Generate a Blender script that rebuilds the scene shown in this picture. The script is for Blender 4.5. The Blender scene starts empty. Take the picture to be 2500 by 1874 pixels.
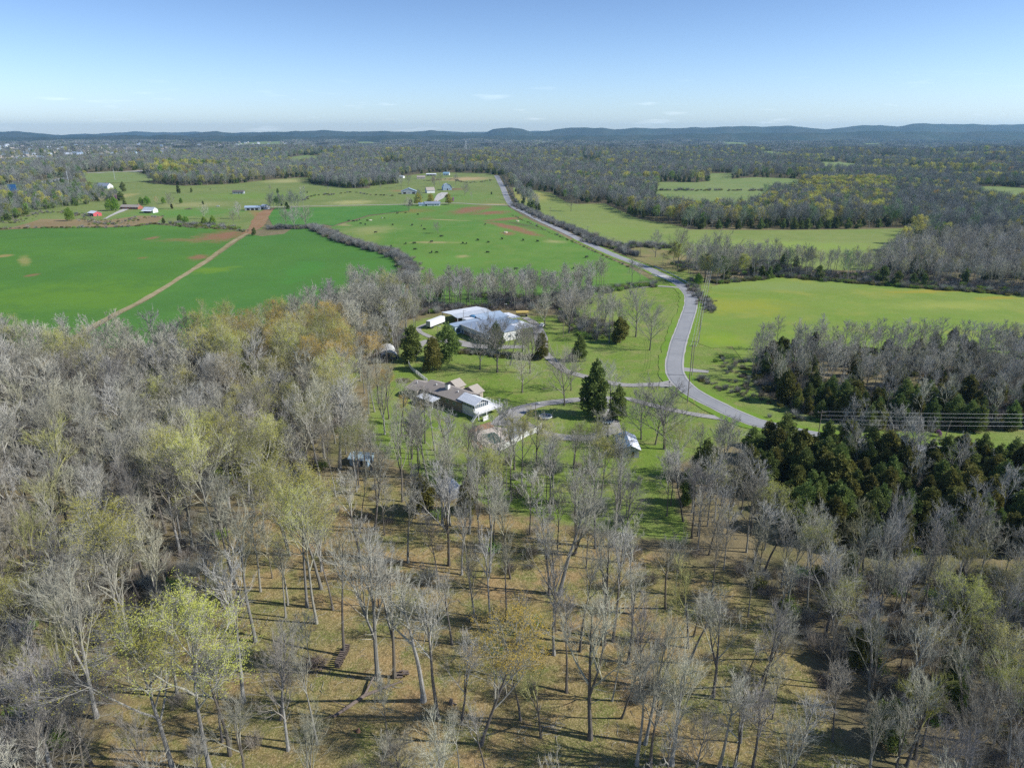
import bpy, bmesh, math, random
import numpy as np
from mathutils import Vector, Matrix
from mathutils.geometry import tessellate_polygon

# ------------------------------------------------------------------ camera, sky, sun, exposure
SC = bpy.context.scene
COL = SC.collection
F_PX = 1689.0
PITCH = math.atan(611 / F_PX)
CAM_H = 90.0
cam_d = bpy.data.cameras.new("camera")
cam_d.sensor_width = 36.0
cam_d.lens = 36.0 * F_PX / 2500.0
cam_d.clip_start = 1.0
cam_d.clip_end = 60000.0
cam = bpy.data.objects.new("camera", cam_d)
cam.location = (0, 0, CAM_H)
cam.rotation_euler = (math.pi / 2 - PITCH, 0, 0)
COL.objects.link(cam)
SC.camera = cam

SUN_EL = math.radians(38)
SUN_DIR = Vector((1.0, -0.14, 0)).normalized() * math.cos(SUN_EL) + Vector((0, 0, math.sin(SUN_EL)))
world = bpy.data.worlds.new("World")
SC.world = world
world.use_nodes = True
wn = world.node_tree
wn.nodes.clear()
sky = wn.nodes.new('ShaderNodeTexSky')
sky.sky_type = 'NISHITA'
sky.sun_disc = False
sky.sun_elevation = SUN_EL
sky.sun_rotation = math.atan2(SUN_DIR.x, SUN_DIR.y)
sky.altitude = 200
sky.air_density = 1.0
sky.dust_density = 0.3
sky.ozone_density = 3.0
tint = wn.nodes.new('ShaderNodeMix'); tint.data_type = 'RGBA'; tint.blend_type = 'MULTIPLY'
tint.inputs[0].default_value = 1.0
tint.inputs[7].default_value = (0.63, 0.715, 0.915, 1)
wn.links.new(sky.outputs[0], tint.inputs[6])
# small thin clouds low over the horizon
tc = wn.nodes.new('ShaderNodeTexCoord')
mp = wn.nodes.new('ShaderNodeMapping'); mp.inputs['Scale'].default_value = (13, 13, 120)
cn = wn.nodes.new('ShaderNodeTexNoise'); cn.inputs['Scale'].default_value = 1.0; cn.inputs['Detail'].default_value = 5
cr = wn.nodes.new('ShaderNodeValToRGB')
cr.color_ramp.elements[0].position = 0.62; cr.color_ramp.elements[0].color = (0, 0, 0, 1)
cr.color_ramp.elements[1].position = 0.80; cr.color_ramp.elements[1].color = (1, 1, 1, 1)
sx = wn.nodes.new('ShaderNodeSeparateXYZ')
band = wn.nodes.new('ShaderNodeMapRange'); band.inputs['From Min'].default_value = 0.075; band.inputs['From Max'].default_value = 0.02
mul = wn.nodes.new('ShaderNodeMath'); mul.operation = 'MULTIPLY'
mul2 = wn.nodes.new('ShaderNodeMath'); mul2.operation = 'MULTIPLY'; mul2.inputs[1].default_value = 0.25
cmix = wn.nodes.new('ShaderNodeMix'); cmix.data_type = 'RGBA'
cmix.inputs[7].default_value = (9.0, 9.6, 10.2, 1)
wn.links.new(tc.outputs['Generated'], mp.inputs[0]); wn.links.new(mp.outputs[0], cn.inputs['Vector'])
wn.links.new(cn.outputs[0], cr.inputs[0]); wn.links.new(tc.outputs['Generated'], sx.inputs[0])
wn.links.new(sx.outputs[2], band.inputs[0]); wn.links.new(cr.outputs[0], mul.inputs[0]); wn.links.new(band.outputs[0], mul.inputs[1])
wn.links.new(mul.outputs[0], mul2.inputs[0]); wn.links.new(mul2.outputs[0], cmix.inputs[0])
wn.links.new(tint.outputs[2], cmix.inputs[6])
lift = wn.nodes.new('ShaderNodeMapRange'); lift.inputs['From Min'].default_value = 0.0; lift.inputs['From Max'].default_value = 0.22
lift.interpolation_type = 'SMOOTHSTEP'; lift.inputs['To Min'].default_value = 1.36; lift.inputs['To Max'].default_value = 0.94
wn.links.new(sx.outputs[2], lift.inputs[0])
lv = wn.nodes.new('ShaderNodeVectorMath'); lv.operation = 'SCALE'; wn.links.new(lift.outputs[0], lv.inputs['Scale'])
bg = wn.nodes.new('ShaderNodeBackground'); bg.inputs[1].default_value = 0.113
wo = wn.nodes.new('ShaderNodeOutputWorld')
wn.links.new(cmix.outputs[2], lv.inputs[0]); wn.links.new(lv.outputs[0], bg.inputs[0]); wn.links.new(bg.outputs[0], wo.inputs[0])

sun_d = bpy.data.lights.new("sun", 'SUN'); sun_d.energy = 4.4; sun_d.angle = math.radians(0.5); sun_d.color = (1.0, 0.97, 0.92)
sun = bpy.data.objects.new("sun", sun_d)
sun.rotation_euler = SUN_DIR.to_track_quat('Z', 'Y').to_euler()
sun.location = (200, 0, 300)
COL.objects.link(sun)
SC.view_settings.view_transform = 'Standard'; SC.view_settings.look = 'None'
SC.view_settings.gamma = 1; SC.view_settings.use_curve_mapping = False
SC.view_settings.exposure = 0.46
cy = SC.cycles
cy.use_denoising = False
cy.max_bounces = 4; cy.diffuse_bounces = 2; cy.glossy_bounces = 2; cy.transmission_bounces = 3; cy.volume_bounces = 0
cy.caustics_reflective = False; cy.caustics_refractive = False

random.seed(7)
RNG = np.random.default_rng(7)

# ------------------------------------------------------------------ terrain and picture-to-ground helper
def smooth(a, b, x):
    t = np.clip((x - a) / (b - a), 0, 1); return t * t * (3 - 2 * t)
def T(x, y):
    x = np.asarray(x, float); y = np.asarray(y, float)
    d = np.hypot(x, y)
    z = 0.5 * np.sin(x / 47 + 1.3) * np.sin(y / 61 + .4) * smooth(60, 200, d)
    z = z + 8.0 * np.exp(-((x + 60) / 170) ** 2 - ((y - 640) / 120) ** 2)
    z = z + 5.0 * np.exp(-((x + 430) / 160) ** 2 - ((y - 620) / 130) ** 2)
    z = z - 2.0 * np.exp(-((y - 430 - 0.1 * x) / 40) ** 2)
    far = smooth(1150, 2400, d)
    z = z + far * (9 * np.sin(x / 310 + 2) * np.sin(y / 390 + 1) + 7 * np.sin(x / 170 + y / 260) + 4 * np.sin(x / 90 - y / 150))
    return z
CP, SP = math.cos(PITCH), math.sin(PITCH)
def G(u, v, h=0.0):
    """Ground point (x, y, z) seen at photograph pixel (u, v), h metres above the terrain."""
    a = (u - 1250) / F_PX; b = (v - 937) / F_PX
    dz = -(SP + b * CP); dy = CP - b * SP
    z = h
    for _ in range(14):
        t = (z - CAM_H) / dz
        z = 0.5 * z + 0.5 * (float(T(a * t, dy * t)) + h)
    t = (z - CAM_H) / dz
    return (a * t, dy * t, z)
def height_at(x, y, v):
    """Height above the terrain at (x, y) that is seen on picture row v."""
    b = (v - 937) / F_PX
    return CAM_H - y * (SP + b * CP) / (CP - b * SP) - float(T(x, y))
def project(x, y, z):
    dz = z - CAM_H
    d = y * CP - dz * SP
    return 1250 + F_PX * x / d, 937 - F_PX * (y * SP + dz * CP) / d, d
def poly_px(pts, H=18):
    out = []
    for p in pts:
        if len(p) == 3:
            h = p[2] if not isinstance(p[2], str) else H
            q = G(p[0], p[1], h)
        else:
            q = G(p[0], p[1])
        out.append((q[0], q[1]))
    return out
def inside(px, py, poly):
    px = np.asarray(px); py = np.asarray(py)
    r = np.zeros(px.shape, bool); n = len(poly); j = n - 1
    for i in range(n):
        xi, yi = poly[i]; xj, yj = poly[j]
        if yi != yj:
            c = ((yi > py) != (yj > py)) & (px < (xj - xi) * (py - yi) / (yj - yi) + xi)
            r ^= c
        j = i
    return r

# ------------------------------------------------------------------ materials
def nodes_of(name):
    m = bpy.data.materials.new(name); m.use_nodes = True
    nt = m.node_tree; nt.nodes.clear()
    o = nt.nodes.new('ShaderNodeOutputMaterial'); b = nt.nodes.new('ShaderNodeBsdfPrincipled')
    nt.links.new(b.outputs[0], o.inputs[0])
    b.inputs['Specular IOR Level'].default_value = 0.25
    return m, nt, b
def noise(nt, scale, detail=4, vec=None, rough=.6, stretch=None):
    n = nt.nodes.new('ShaderNodeTexNoise'); n.inputs['Scale'].default_value = scale; n.inputs['Detail'].default_value = detail; n.inputs['Roughness'].default_value = rough
    if stretch:
        k = nt.nodes.new('ShaderNodeMapping'); k.inputs['Scale'].default_value = stretch[:3]
        if len(stretch) > 3: k.inputs['Rotation'].default_value = (0, 0, stretch[3])
        nt.links.new(vec, k.inputs[0]); vec = k.outputs[0]
    if vec is not None: nt.links.new(vec, n.inputs['Vector'])
    return n.outputs[0]
def rng(nt, v, a, b, c=0., d=1.):
    n = nt.nodes.new('ShaderNodeMapRange'); n.inputs[1].default_value = a; n.inputs[2].default_value = b; n.inputs[3].default_value = c; n.inputs[4].default_value = d
    nt.links.new(v, n.inputs[0]); return n.outputs[0]
def mixc(nt, fac, a, b, blend='MIX'):
    n = nt.nodes.new('ShaderNodeMix'); n.data_type = 'RGBA'; n.blend_type = blend
    for s, i in ((fac, 0), (a, 6), (b, 7)):
        if isinstance(s, (int, float)): n.inputs[i].default_value = s
        elif isinstance(s, tuple): n.inputs[i].default_value = (*s[:3], 1)
        else: nt.links.new(s, n.inputs[i])
    return n.outputs[2]
def mth(nt, op, a, b=None):
    n = nt.nodes.new('ShaderNodeMath'); n.operation = op
    for s, i in ((a, 0), (b, 1)):
        if s is None: continue
        if isinstance(s, (int, float)): n.inputs[i].default_value = s
        else: nt.links.new(s, n.inputs[i])
    return n.outputs[0]
def bump(nt, b, h, strength=.4, dist=.1):
    n = nt.nodes.new('ShaderNodeBump'); n.inputs['Strength'].default_value = strength; n.inputs['Distance'].default_value = dist
    nt.links.new(h, n.inputs['Height']); nt.links.new(n.outputs[0], b.inputs['Normal'])
def objpos(nt):
    return nt.nodes.new('ShaderNodeTexCoord').outputs['Object']
def geopos(nt):
    return nt.nodes.new('ShaderNodeNewGeometry').outputs['Position']

def plain(name, col, rough=.7, var=.18, scale=1.5, metal=0., rnd=0., spec=None, ribs=None):
    if ribs: spec = .12; rough = .6
    m, nt, b = nodes_of(name)
    p = objpos(nt)
    n1 = noise(nt, scale, 5, p)
    lo = tuple(c * (1 - var) for c in col); hi = tuple(min(1, c * (1 + var)) for c in col)
    c = mixc(nt, rng(nt, n1, .3, .7), lo, hi)
    if rnd:
        oi = nt.nodes.new('ShaderNodeObjectInfo')
        hsv = nt.nodes.new('ShaderNodeHueSaturation')
        nt.links.new(c, hsv.inputs['Color'])
        nt.links.new(rng(nt, oi.outputs['Random'], 0, 1, 1 - rnd, 1 + rnd), hsv.inputs['Value'])
        c = hsv.outputs[0]
    nt.links.new(c, b.inputs['Base Color'])
    b.inputs['Roughness'].default_value = rough; b.inputs['Metallic'].default_value = metal
    if spec is not None: b.inputs['Specular IOR Level'].default_value = spec
    if ribs:
        w = nt.nodes.new('ShaderNodeTexWave'); w.bands_direction = ribs[0]; w.inputs['Scale'].default_value = ribs[1]
        nt.links.new(p, w.inputs['Vector']); bump(nt, b, w.outputs['Fac'], .5, .03)
    return m

def bark_mat(name, lo, hi, rnd=.25, hue=.012):
    m, nt, b = nodes_of(name)
    p = objpos(nt)
    n1 = noise(nt, 1.1, 4, p)
    c = mixc(nt, rng(nt, n1, .35, .65), lo, hi)
    oi = nt.nodes.new('ShaderNodeObjectInfo')
    hsv = nt.nodes.new('ShaderNodeHueSaturation'); nt.links.new(c, hsv.inputs['Color'])
    nt.links.new(rng(nt, oi.outputs['Random'], 0, 1, 1 - rnd, 1 + rnd), hsv.inputs['Value'])
    fr = mth(nt, 'FRACT', mth(nt, 'MULTIPLY', oi.outputs['Random'], 7.31))
    nt.links.new(rng(nt, fr, 0, 1, .5 - hue, .5 + hue), hsv.inputs['Hue'])
    nt.links.new(rng(nt, fr, 0, 1, .6, 1.25), hsv.inputs['Saturation'])
    nt.links.new(hsv.outputs[0], b.inputs['Base Color'])
    b.inputs['Roughness'].default_value = .85
    return m

def field_mat(name, c1, c2, c3, patches=(), big=.012, streak=None, flowers=None, rows=None):
    """Grass: two greens in broad patches, fine mottling, optional soil or dry patches given as picture ellipses."""
    m, nt, b = nodes_of(name)
    p = geopos(nt)
    n1 = noise(nt, big, 6, p, .7); n2 = noise(nt, .075, 6, p, .75); n3 = noise(nt, 1.0, 4, p, .85)
    c = mixc(nt, rng(nt, n1, .38, .62), c1, c2)
    c = mixc(nt, rng(nt, n2, .45, .75, 0, .75), c, c3)
    if streak:
        s = noise(nt, .06, 4, p, .6, (1, 14, 1, streak))
        c = mixc(nt, rng(nt, s, .5, .72, 0, .45), c, c3)
    c = mixc(nt, rng(nt, n3, .35, .75, 0, .5), c, tuple(x * .5 for x in c1))
    c = mixc(nt, rng(nt, noise(nt, .022, 6, p, .8), .42, .66, 0, .35), c, tuple(x * .62 for x in c2))
    if rows is not None:
        mr = nt.nodes.new('ShaderNodeMapping'); mr.inputs['Rotation'].default_value = (0, 0, rows); nt.links.new(p, mr.inputs[0])
        for sc_, lo_, amt_ in ((.085, .93, .22), (.75, .55, .10)):
            w = nt.nodes.new('ShaderNodeTexWave'); w.inputs['Scale'].default_value = sc_; w.inputs['Distortion'].default_value = .6; w.inputs['Detail'].default_value = 1; w.inputs['Detail Scale'].default_value = .05
            nt.links.new(mr.outputs[0], w.inputs['Vector']); c = mixc(nt, rng(nt, w.outputs['Fac'], lo_, 1, 0, amt_), c, (.24, .23, .09))
    if flowers:
        f = noise(nt, .03, 4, p)
        c = mixc(nt, rng(nt, f, .53, .68, 0, .75), c, flowers)
    for (u, v, ru, rv, rot, colr, amt) in patches:
        g = G(u, v); g2 = G(u + ru, v); g3 = G(u, v - rv); g4 = G(u, v + rv)
        rx = abs(g2[0] - g[0]); ry = abs(g3[1] - g4[1]) / 2
        mp = nt.nodes.new('ShaderNodeMapping'); mp.vector_type = 'TEXTURE'
        mp.inputs['Location'].default_value = (g[0], g[1], 0); mp.inputs['Rotation'].default_value = (0, 0, rot); mp.inputs['Scale'].default_value = (rx, ry, 1e5)
        nt.links.new(p, mp.inputs[0])
        ln = nt.nodes.new('ShaderNodeVectorMath'); ln.operation = 'LENGTH'; nt.links.new(mp.outputs[0], ln.inputs[0])
        e = mth(nt, 'ADD', ln.outputs['Value'], rng(nt, n2, .3, .7, -.55, .55))
        c = mixc(nt, rng(nt, e, .35, 1.15, amt, 0), c, colr)
    nt.links.new(c, b.inputs['Base Color']); b.inputs['Roughness'].default_value = .9; b.inputs['Specular IOR Level'].default_value = .1
    bump(nt, b, noise(nt, 2.2, 4, p, .8), .5, .12)
    return m

# ------------------------------------------------------------------ object helpers
def tag(o, label=None, cat=None, group=None, kind=None):
    if label: o['label'] = label
    if cat: o['category'] = cat
    if group: o['group'] = group
    if kind: o['kind'] = kind
    return o
def link(name, me, parent=None, loc=None, rz=None):
    o = bpy.data.objects.new(name, me); COL.objects.link(o)
    if parent is not None: o.parent = parent
    if loc is not None: o.location = loc
    if rz is not None: o.rotation_euler = (0, 0, rz)
    return o
def thing(name, loc, label, cat, rz=0., group=None):
    return tag(link(name, None, None, loc, rz), label, cat, group)
class MB:
    def __init__(s): s.v = []; s.f = []; s.m = []; s.cm = 0
    def face(s, *pts):
        i = len(s.v); s.v.extend(pts); s.f.append(tuple(range(i, i + len(pts)))); s.m.append(s.cm); return s
    def box(s, x0, x1, y0, y1, z0, z1):
        i = len(s.v)
        s.v += [(x0, y0, z0), (x1, y0, z0), (x1, y1, z0), (x0, y1, z0), (x0, y0, z1), (x1, y0, z1), (x1, y1, z1), (x0, y1, z1)]
        for f in ((0, 3, 2, 1), (4, 5, 6, 7), (0, 1, 5, 4), (1, 2, 6, 5), (2, 3, 7, 6), (3, 0, 4, 7)):
            s.f.append(tuple(i + k for k in f)); s.m.append(s.cm)
        return s
    def prism(s, poly, dvec):
        """extrude polygon (3-D points) by dvec"""
        n = len(poly); i = len(s.v)
        s.v += [tuple(p) for p in poly] + [tuple(p[k] + dvec[k] for k in range(3)) for p in poly]
        s.f.append(tuple(range(i + n - 1, i - 1, -1))); s.f.append(tuple(range(i + n, i + 2 * n))); s.m += [s.cm] * 2
        for k in range(n):
            l = (k + 1) % n
            s.f.append((i + k, i + l, i + n + l, i + n + k)); s.m.append(s.cm)
        return s
    def slab(s, a, b, c, d, t=.12):
        """a roof plane a-b-c-d with thickness t downwards"""
        return s.prism([a, b, c, d], (0, 0, -t))
    def tube(s, pts, rad, n=6, cap=False):
        i0 = len(s.v); prev = None
        for k, p in enumerate(pts):
            q = pts[min(k + 1, len(pts) - 1)]; o = pts[max(k - 1, 0)]
            d = (q[0] - o[0], q[1] - o[1], q[2] - o[2])
            L = math.sqrt(d[0] ** 2 + d[1] ** 2 + d[2] ** 2) or 1e-6
            d = (d[0] / L, d[1] / L, d[2] / L)
            a = (0, 0, 1) if abs(d[2]) < .9 else (1, 0, 0)
            ux = d[1] * a[2] - d[2] * a[1]; uy = d[2] * a[0] - d[0] * a[2]; uz = d[0] * a[1] - d[1] * a[0]
            L = math.sqrt(ux * ux + uy * uy + uz * uz); ux /= L; uy /= L; uz /= L
            wx = d[1] * uz - d[2] * uy; wy = d[2] * ux - d[0] * uz; wz = d[0] * uy - d[1] * ux
            r = rad[k] if isinstance(rad, (list, tuple)) else rad
            if r == 0 and k == len(pts) - 1:
                s.v.append(tuple(p)); base = i0 + (k - 1) * n; tip = len(s.v) - 1
                for j in range(n):
                    s.f.append((base + j, base + (j + 1) % n, tip)); s.m.append(s.cm)
                return s
            for j in range(n):
                t = 2 * math.pi * j / n; c = math.cos(t) * r; e = math.sin(t) * r
                s.v.append((p[0] + ux * c + wx * e, p[1] + uy * c + wy * e, p[2] + uz * c + wz * e))
            if k:
                b0 = i0 + (k - 1) * n; b1 = i0 + k * n
                for j in range(n):
                    l = (j + 1) % n
                    s.f.append((b0 + j, b0 + l, b1 + l, b1 + j)); s.m.append(s.cm)
        if cap:
            s.f.append(tuple(i0 + (len(pts) - 1) * n + j for j in range(n))); s.m.append(s.cm)
        return s
    def mesh(s, name, *mats):
        me = bpy.data.meshes.new(name); me.from_pydata(s.v, [], s.f)
        for m in mats: me.materials.append(m)
        if len(mats) > 1: me.polygons.foreach_set('material_index', s.m)
        return me
    def build(s, name, mat, parent=None, loc=None, rz=None):
        return link(name, s.mesh(name, mat), parent, loc, rz)

def resample(pts, step):
    """Catmull-Rom through 2-D points"""
    P = [pts[0]] + list(pts) + [pts[-1]]; out = []
    for i in range(1, len(P) - 2):
        p0, p1, p2, p3 = P[i - 1], P[i], P[i + 1], P[i + 2]
        L = math.dist(p1, p2); n = max(1, int(L / step))
        for k in range(n):
            t = k / n
            out.append(tuple(.5 * (2 * p1[c] + (p2[c] - p0[c]) * t + (2 * p0[c] - 5 * p1[c] + 4 * p2[c] - p3[c]) * t * t + (3 * p1[c] - p0[c] - 3 * p2[c] + p3[c]) * t ** 3) for c in range(len(p1))))
    out.append(tuple(pts[-1])); return out
def ribbon(name, pts, width, mat, off=.12, step=3., n=4, jitter=0.):
    """strip following ground points; pts (x, y[, w])"""
    c = resample([(p[0], p[1], (p[2] if len(p) > 2 else width)) for p in pts], step)
    v = []; f = []
    for i, p in enumerate(c):
        q = c[min(i + 1, len(c) - 1)]; o = c[max(i - 1, 0)]
        dx, dy = q[0] - o[0], q[1] - o[1]; L = math.hypot(dx, dy) or 1; nx, ny = -dy / L, dx / L
        j0 = random.uniform(-jitter, jitter); j1 = random.uniform(-jitter, jitter)
        for k in range(n + 1):
            s = (k / n - .5) * p[2] + (j0 if k == 0 else j1 if k == n else 0)
            x, y = p[0] + nx * s, p[1] + ny * s
            v.append((x, y, float(T(x, y)) + off))
    for i in range(len(c) - 1):
        for k in range(n):
            a = i * (n + 1) + k; f.append((a, a + n + 1, a + n + 2, a + 1))
    me = bpy.data.meshes.new(name); me.from_pydata(v, [], f); me.materials.append(mat)
    return tag(link(name, me), kind='structure')
def sheet(name, poly, mat, off=.08, cell=6., round_=True):
    """ground sheet clipped to a polygon and draped over the terrain"""
    if round_:
        P = list(poly) + [poly[0]]
        xs = [p[0] for p in poly]; ys = [p[1] for p in poly]
        poly = resample(P, max(4., (max(xs) - min(xs) + max(ys) - min(ys)) / 90))[:-1]
    bm = bmesh.new()
    vs = [bm.verts.new((p[0], p[1], 0)) for p in poly]
    for tri in tessellate_polygon([[Vector((p[0], p[1], 0)) for p in poly]]):
        try: bm.faces.new([vs[i] for i in tri])
        except ValueError: pass
    xs = [p[0] for p in poly]; ys = [p[1] for p in poly]
    for ax, lo, hi in ((0, min(xs), max(xs)), (1, min(ys), max(ys))):
        n = int((hi - lo) / cell)
        for k in range(1, n + 1):
            co = [0, 0, 0]; no = [0, 0, 0]; co[ax] = lo + k * cell; no[ax] = 1
            bmesh.ops.bisect_plane(bm, geom=bm.verts[:] + bm.edges[:] + bm.faces[:], plane_co=co, plane_no=no, dist=1e-4)
    for v in bm.verts: v.co.z = float(T(v.co.x, v.co.y)) + off
    bmesh.ops.recalc_face_normals(bm, faces=bm.faces)
    for fc in bm.faces:
        if fc.normal.z < 0: fc.normal_flip()
    me = bpy.data.meshes.new(name); bm.to_mesh(me); bm.free(); me.materials.append(mat)
    return tag(link(name, me), kind='structure')

# ------------------------------------------------------------------ zones in the picture (source pixels)
LAWN = [(960, 860), (1000, 780), (1100, 770), (1250, 770), (1380, 770), (1450, 715), (1560, 700), (1640, 640), (1760, 700), (1712, 820), (1760, 840), (1860, 870), (1830, 945), (1920, 995), (2100, 1050), (2500, 1050), (2600, 1115), (2300, 1120), (2000, 1090), (1860, 1075), (1750, 1085), (1700, 1110), (1620, 1150), (1700, 1330), (1500, 1300), (1300, 1260), (1120, 1220), (1000, 1150), (900, 1080), (900, 960), (960, 900)]
PARK = [(640, 1180), (900, 1160), (1120, 1230), (1300, 1270), (1500, 1310), (1760, 1400), (1950, 1560), (2100, 1900), (2100, 2300), (200, 2300), (200, 1850), (420, 1560), (560, 1300)]
HOUSE_BACK = [(840, 890), (960, 880), (1050, 940), (1150, 1000), (1180, 1100), (1100, 1150), (960, 1100), (850, 1050)]

# ground lattice in polar form round the point below the camera
NR, NA = 560, 330
rr = [18.]
while rr[-1] < 17000: rr.append(rr[-1] + max(1.9, rr[-1] * .0125))
rr = np.array(rr); NR = len(rr)
aa = np.linspace(-math.radians(64), math.radians(64), NA)
R_, A_ = np.meshgrid(rr, aa, indexing='ij')
GX = R_ * np.sin(A_); GY = R_ * np.cos(A_); GZ = T(GX, GY)
def blur(m, k):
    for _ in range(k):
        p = np.pad(m, 1, 'edge')
        m = (p[:-2, 1:-1] + p[2:, 1:-1] + p[1:-1, :-2] + p[1:-1, 2:] + 2 * m) / 6
    return m
m_lawn = blur(inside(GX, GY, poly_px(LAWN)).astype(float), 10)
m_park = blur(inside(GX, GY, poly_px(PARK)).astype(float), 14)
m_far = smooth(620, 900, np.hypot(GX, GY))
v = np.stack([GX, GY, GZ], -1).reshape(-1, 3)
idx = np.arange(NR * NA).reshape(NR, NA)
fq = np.stack([idx[:-1, :-1], idx[:-1, 1:], idx[1:, 1:], idx[1:, :-1]], -1).reshape(-1, 4)[:, ::-1]
me = bpy.data.meshes.new('ground')
me.vertices.add(len(v)); me.vertices.foreach_set('co', v.ravel())
me.loops.add(fq.size); me.loops.foreach_set('vertex_index', fq.ravel().astype(np.int32))
me.polygons.add(len(fq)); me.polygons.foreach_set('loop_start', np.arange(0, fq.size, 4, dtype=np.int32)); me.polygons.foreach_set('loop_total', np.full(len(fq), 4, np.int32))
me.update(); me.validate()
ca = me.color_attributes.new('cover', 'FLOAT_COLOR', 'POINT')
ca.data.foreach_set('color', np.stack([m_lawn, m_park, m_far, np.ones_like(m_far)], -1).reshape(-1).astype(np.float32))
gm, nt, b = nodes_of('ground_cover')
p = geopos(nt)
at = nt.nodes.new('ShaderNodeAttribute'); at.attribute_name = 'cover'
sp = nt.nodes.new('ShaderNodeSeparateColor'); nt.links.new(at.outputs['Color'], sp.inputs[0])
nb = noise(nt, .035, 5, p); nm = noise(nt, .16, 5, p, .65); nf = noise(nt, 3.2, 4, p, .85); nl = noise(nt, .9, 4, p, .8)
wood = mixc(nt, rng(nt, nm, .35, .65), (.175, .145, .080), (.26, .21, .115))
wood = mixc(nt, rng(nt, nb, .5, .62, 0, .6), wood, (.14, .155, .050))
litter = mixc(nt, rng(nt, nb, .40, .58), (.33, .225, .095), (.20, .19, .062))
litter = mixc(nt, rng(nt, nm, .46, .6, 0, .85), litter, (.135, .165, .038))
litter = mixc(nt, rng(nt, noise(nt, .09, 5, p, .75), .50, .66, 0, .7), litter, (.30, .19, .09))
litter = mixc(nt, rng(nt, noise(nt, .28, 4, p, .75), .54, .68, 0, .6), litter, (.12, .085, .045))
litter = mixc(nt, rng(nt, nf, .50, .60, 0, .6), litter, (.56, .44, .25))
litter = mixc(nt, rng(nt, nl, .5, .38, 0, .6), litter, (.085, .068, .032))
lawn = mixc(nt, rng(nt, nb, .4, .6), (.165, .245, .040), (.215, .27, .070))
lawn = mixc(nt, rng(nt, nm, .5, .68, 0, .7), lawn, (.30, .27, .11))
lawn = mixc(nt, rng(nt, nl, .55, .35, 0, .35), lawn, (.07, .13, .02))
farc = mixc(nt, rng(nt, nb, .4, .6), (.12, .115, .05), (.17, .14, .08))
jl = mth(nt, 'ADD', sp.outputs[0], rng(nt, nm, .3, .7, -.25, .25))
jp = mth(nt, 'ADD', sp.outputs[1], rng(nt, nm, .3, .7, -.3, .3))
c = mixc(nt, rng(nt, jp, .35, .65), wood, litter)
c = mixc(nt, rng(nt, jl, .35, .65), c, lawn)
c = mixc(nt, sp.outputs[2], c, farc)
nt.links.new(c, b.inputs['Base Color']); b.inputs['Roughness'].default_value = .95; b.inputs['Specular IOR Level'].default_value = .08
bump(nt, b, mth(nt, 'ADD', nf, nl), .9, .22)
me.materials.append(gm)
tag(link('ground', me), kind='structure')

# ------------------------------------------------------------------ fields
RED = (.25, .13, .07); TAN = (.40, .30, .15); DRY = (.36, .32, .14)
left_track = [(604, 570), (560, 596), (500, 640), (440, 678), (380, 715), (320, 748), (235, 793), (150, 850), (90, 900)]
M_gL = field_mat('winter_wheat', (.066, .190, .026), (.098, .235, .028), (.075, .17, .035),
    [(550, 574, 60, 15, .2, RED, .95), (470, 586, 90, 6, 0, RED, .5), (372, 581, 16, 5, 0, RED, .8), (488, 628, 26, 9, .3, RED, .85), (8, 625, 18, 4, 0, (.36, .24, .1), .7),
     (60, 638, 14, 16, .6, (.3, .26, .09), .7), (80, 672, 16, 5, 0, RED, .75), (200, 730, 330, 40, 0, (.13, .24, .022), .5), (348, 630, 14, 3, 0, RED, .5)], streak=.1, rows=1.0)
sheet('left_field', poly_px([(-160, 575), (0, 562), (100, 557), (250, 556), (340, 552), (370, 548), (480, 556), (560, 561), (603, 570), (500, 640), (380, 715), (235, 794), (150, 850), (-160, 850)]), M_gL, .10, 14, False)
M_gM = field_mat('green_field', (.060, .188, .032), (.085, .222, .032), (.08, .185, .038),
    [(510, 660, 70, 8, .5, (.15, .25, .02), .7), (740, 660, 50, 30, 0, (.06, .22, .03), .4), (900, 650, 60, 20, .1, (.075, .21, .03), .4)], streak=1.3, rows=1.0)
sheet('middle_field', poly_px([(608, 572), (640, 577), (694, 571), (712, 559), (755, 557), (785, 565), (821, 583), (893, 604), (960, 622), (985, 640), (990, 665), (985, 740), (900, 800), (600, 850), (160, 850), (245, 795), (390, 715), (510, 640)]), M_gM, .10, 14, False)
M_up = field_mat('upper_green_field', (.065, .20, .035), (.10, .24, .04), (.15, .26, .05))
sheet('upper_field', poly_px([(668, 508), (790, 506), (1000, 500), (1000, 514), (900, 525), (830, 545), (813, 552), (790, 548), (765, 553), (670, 557), (655, 530)]), M_up, .12, 14, False)
M_pas = field_mat('cattle_pasture', (.100, .225, .036), (.140, .255, .046), (.21, .265, .07),
    [(1150, 512, 42, 12, -.3, RED, .95), (1200, 520, 40, 6, -.5, RED, .95), (1235, 535, 28, 8, -.6, RED, .95), (1252, 556, 26, 18, .4, RED, 1.), (1240, 570, 20, 5, 0, RED, .8), (1270, 548, 20, 12, .4, (.09, .05, .045), .5),
     (900, 560, 70, 10, .2, DRY, .5), (1085, 537, 14, 5, 1., TAN, .7), (1065, 592, 60, 3, 0, TAN, .6), (1130, 626, 20, 4, 0, TAN, .7), (1355, 590, 30, 5, 0, DRY, .6), (1000, 515, 60, 6, 0, (.3, .1, .05), .35),
     (830, 548, 20, 5, .5, TAN, .8), (880, 585, 60, 25, 0, (.26, .28, .08), .5), (1050, 640, 160, 25, 0, (.14, .27, .045), .4), (1040, 534, 20, 5, 0, RED, .3)])
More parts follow.
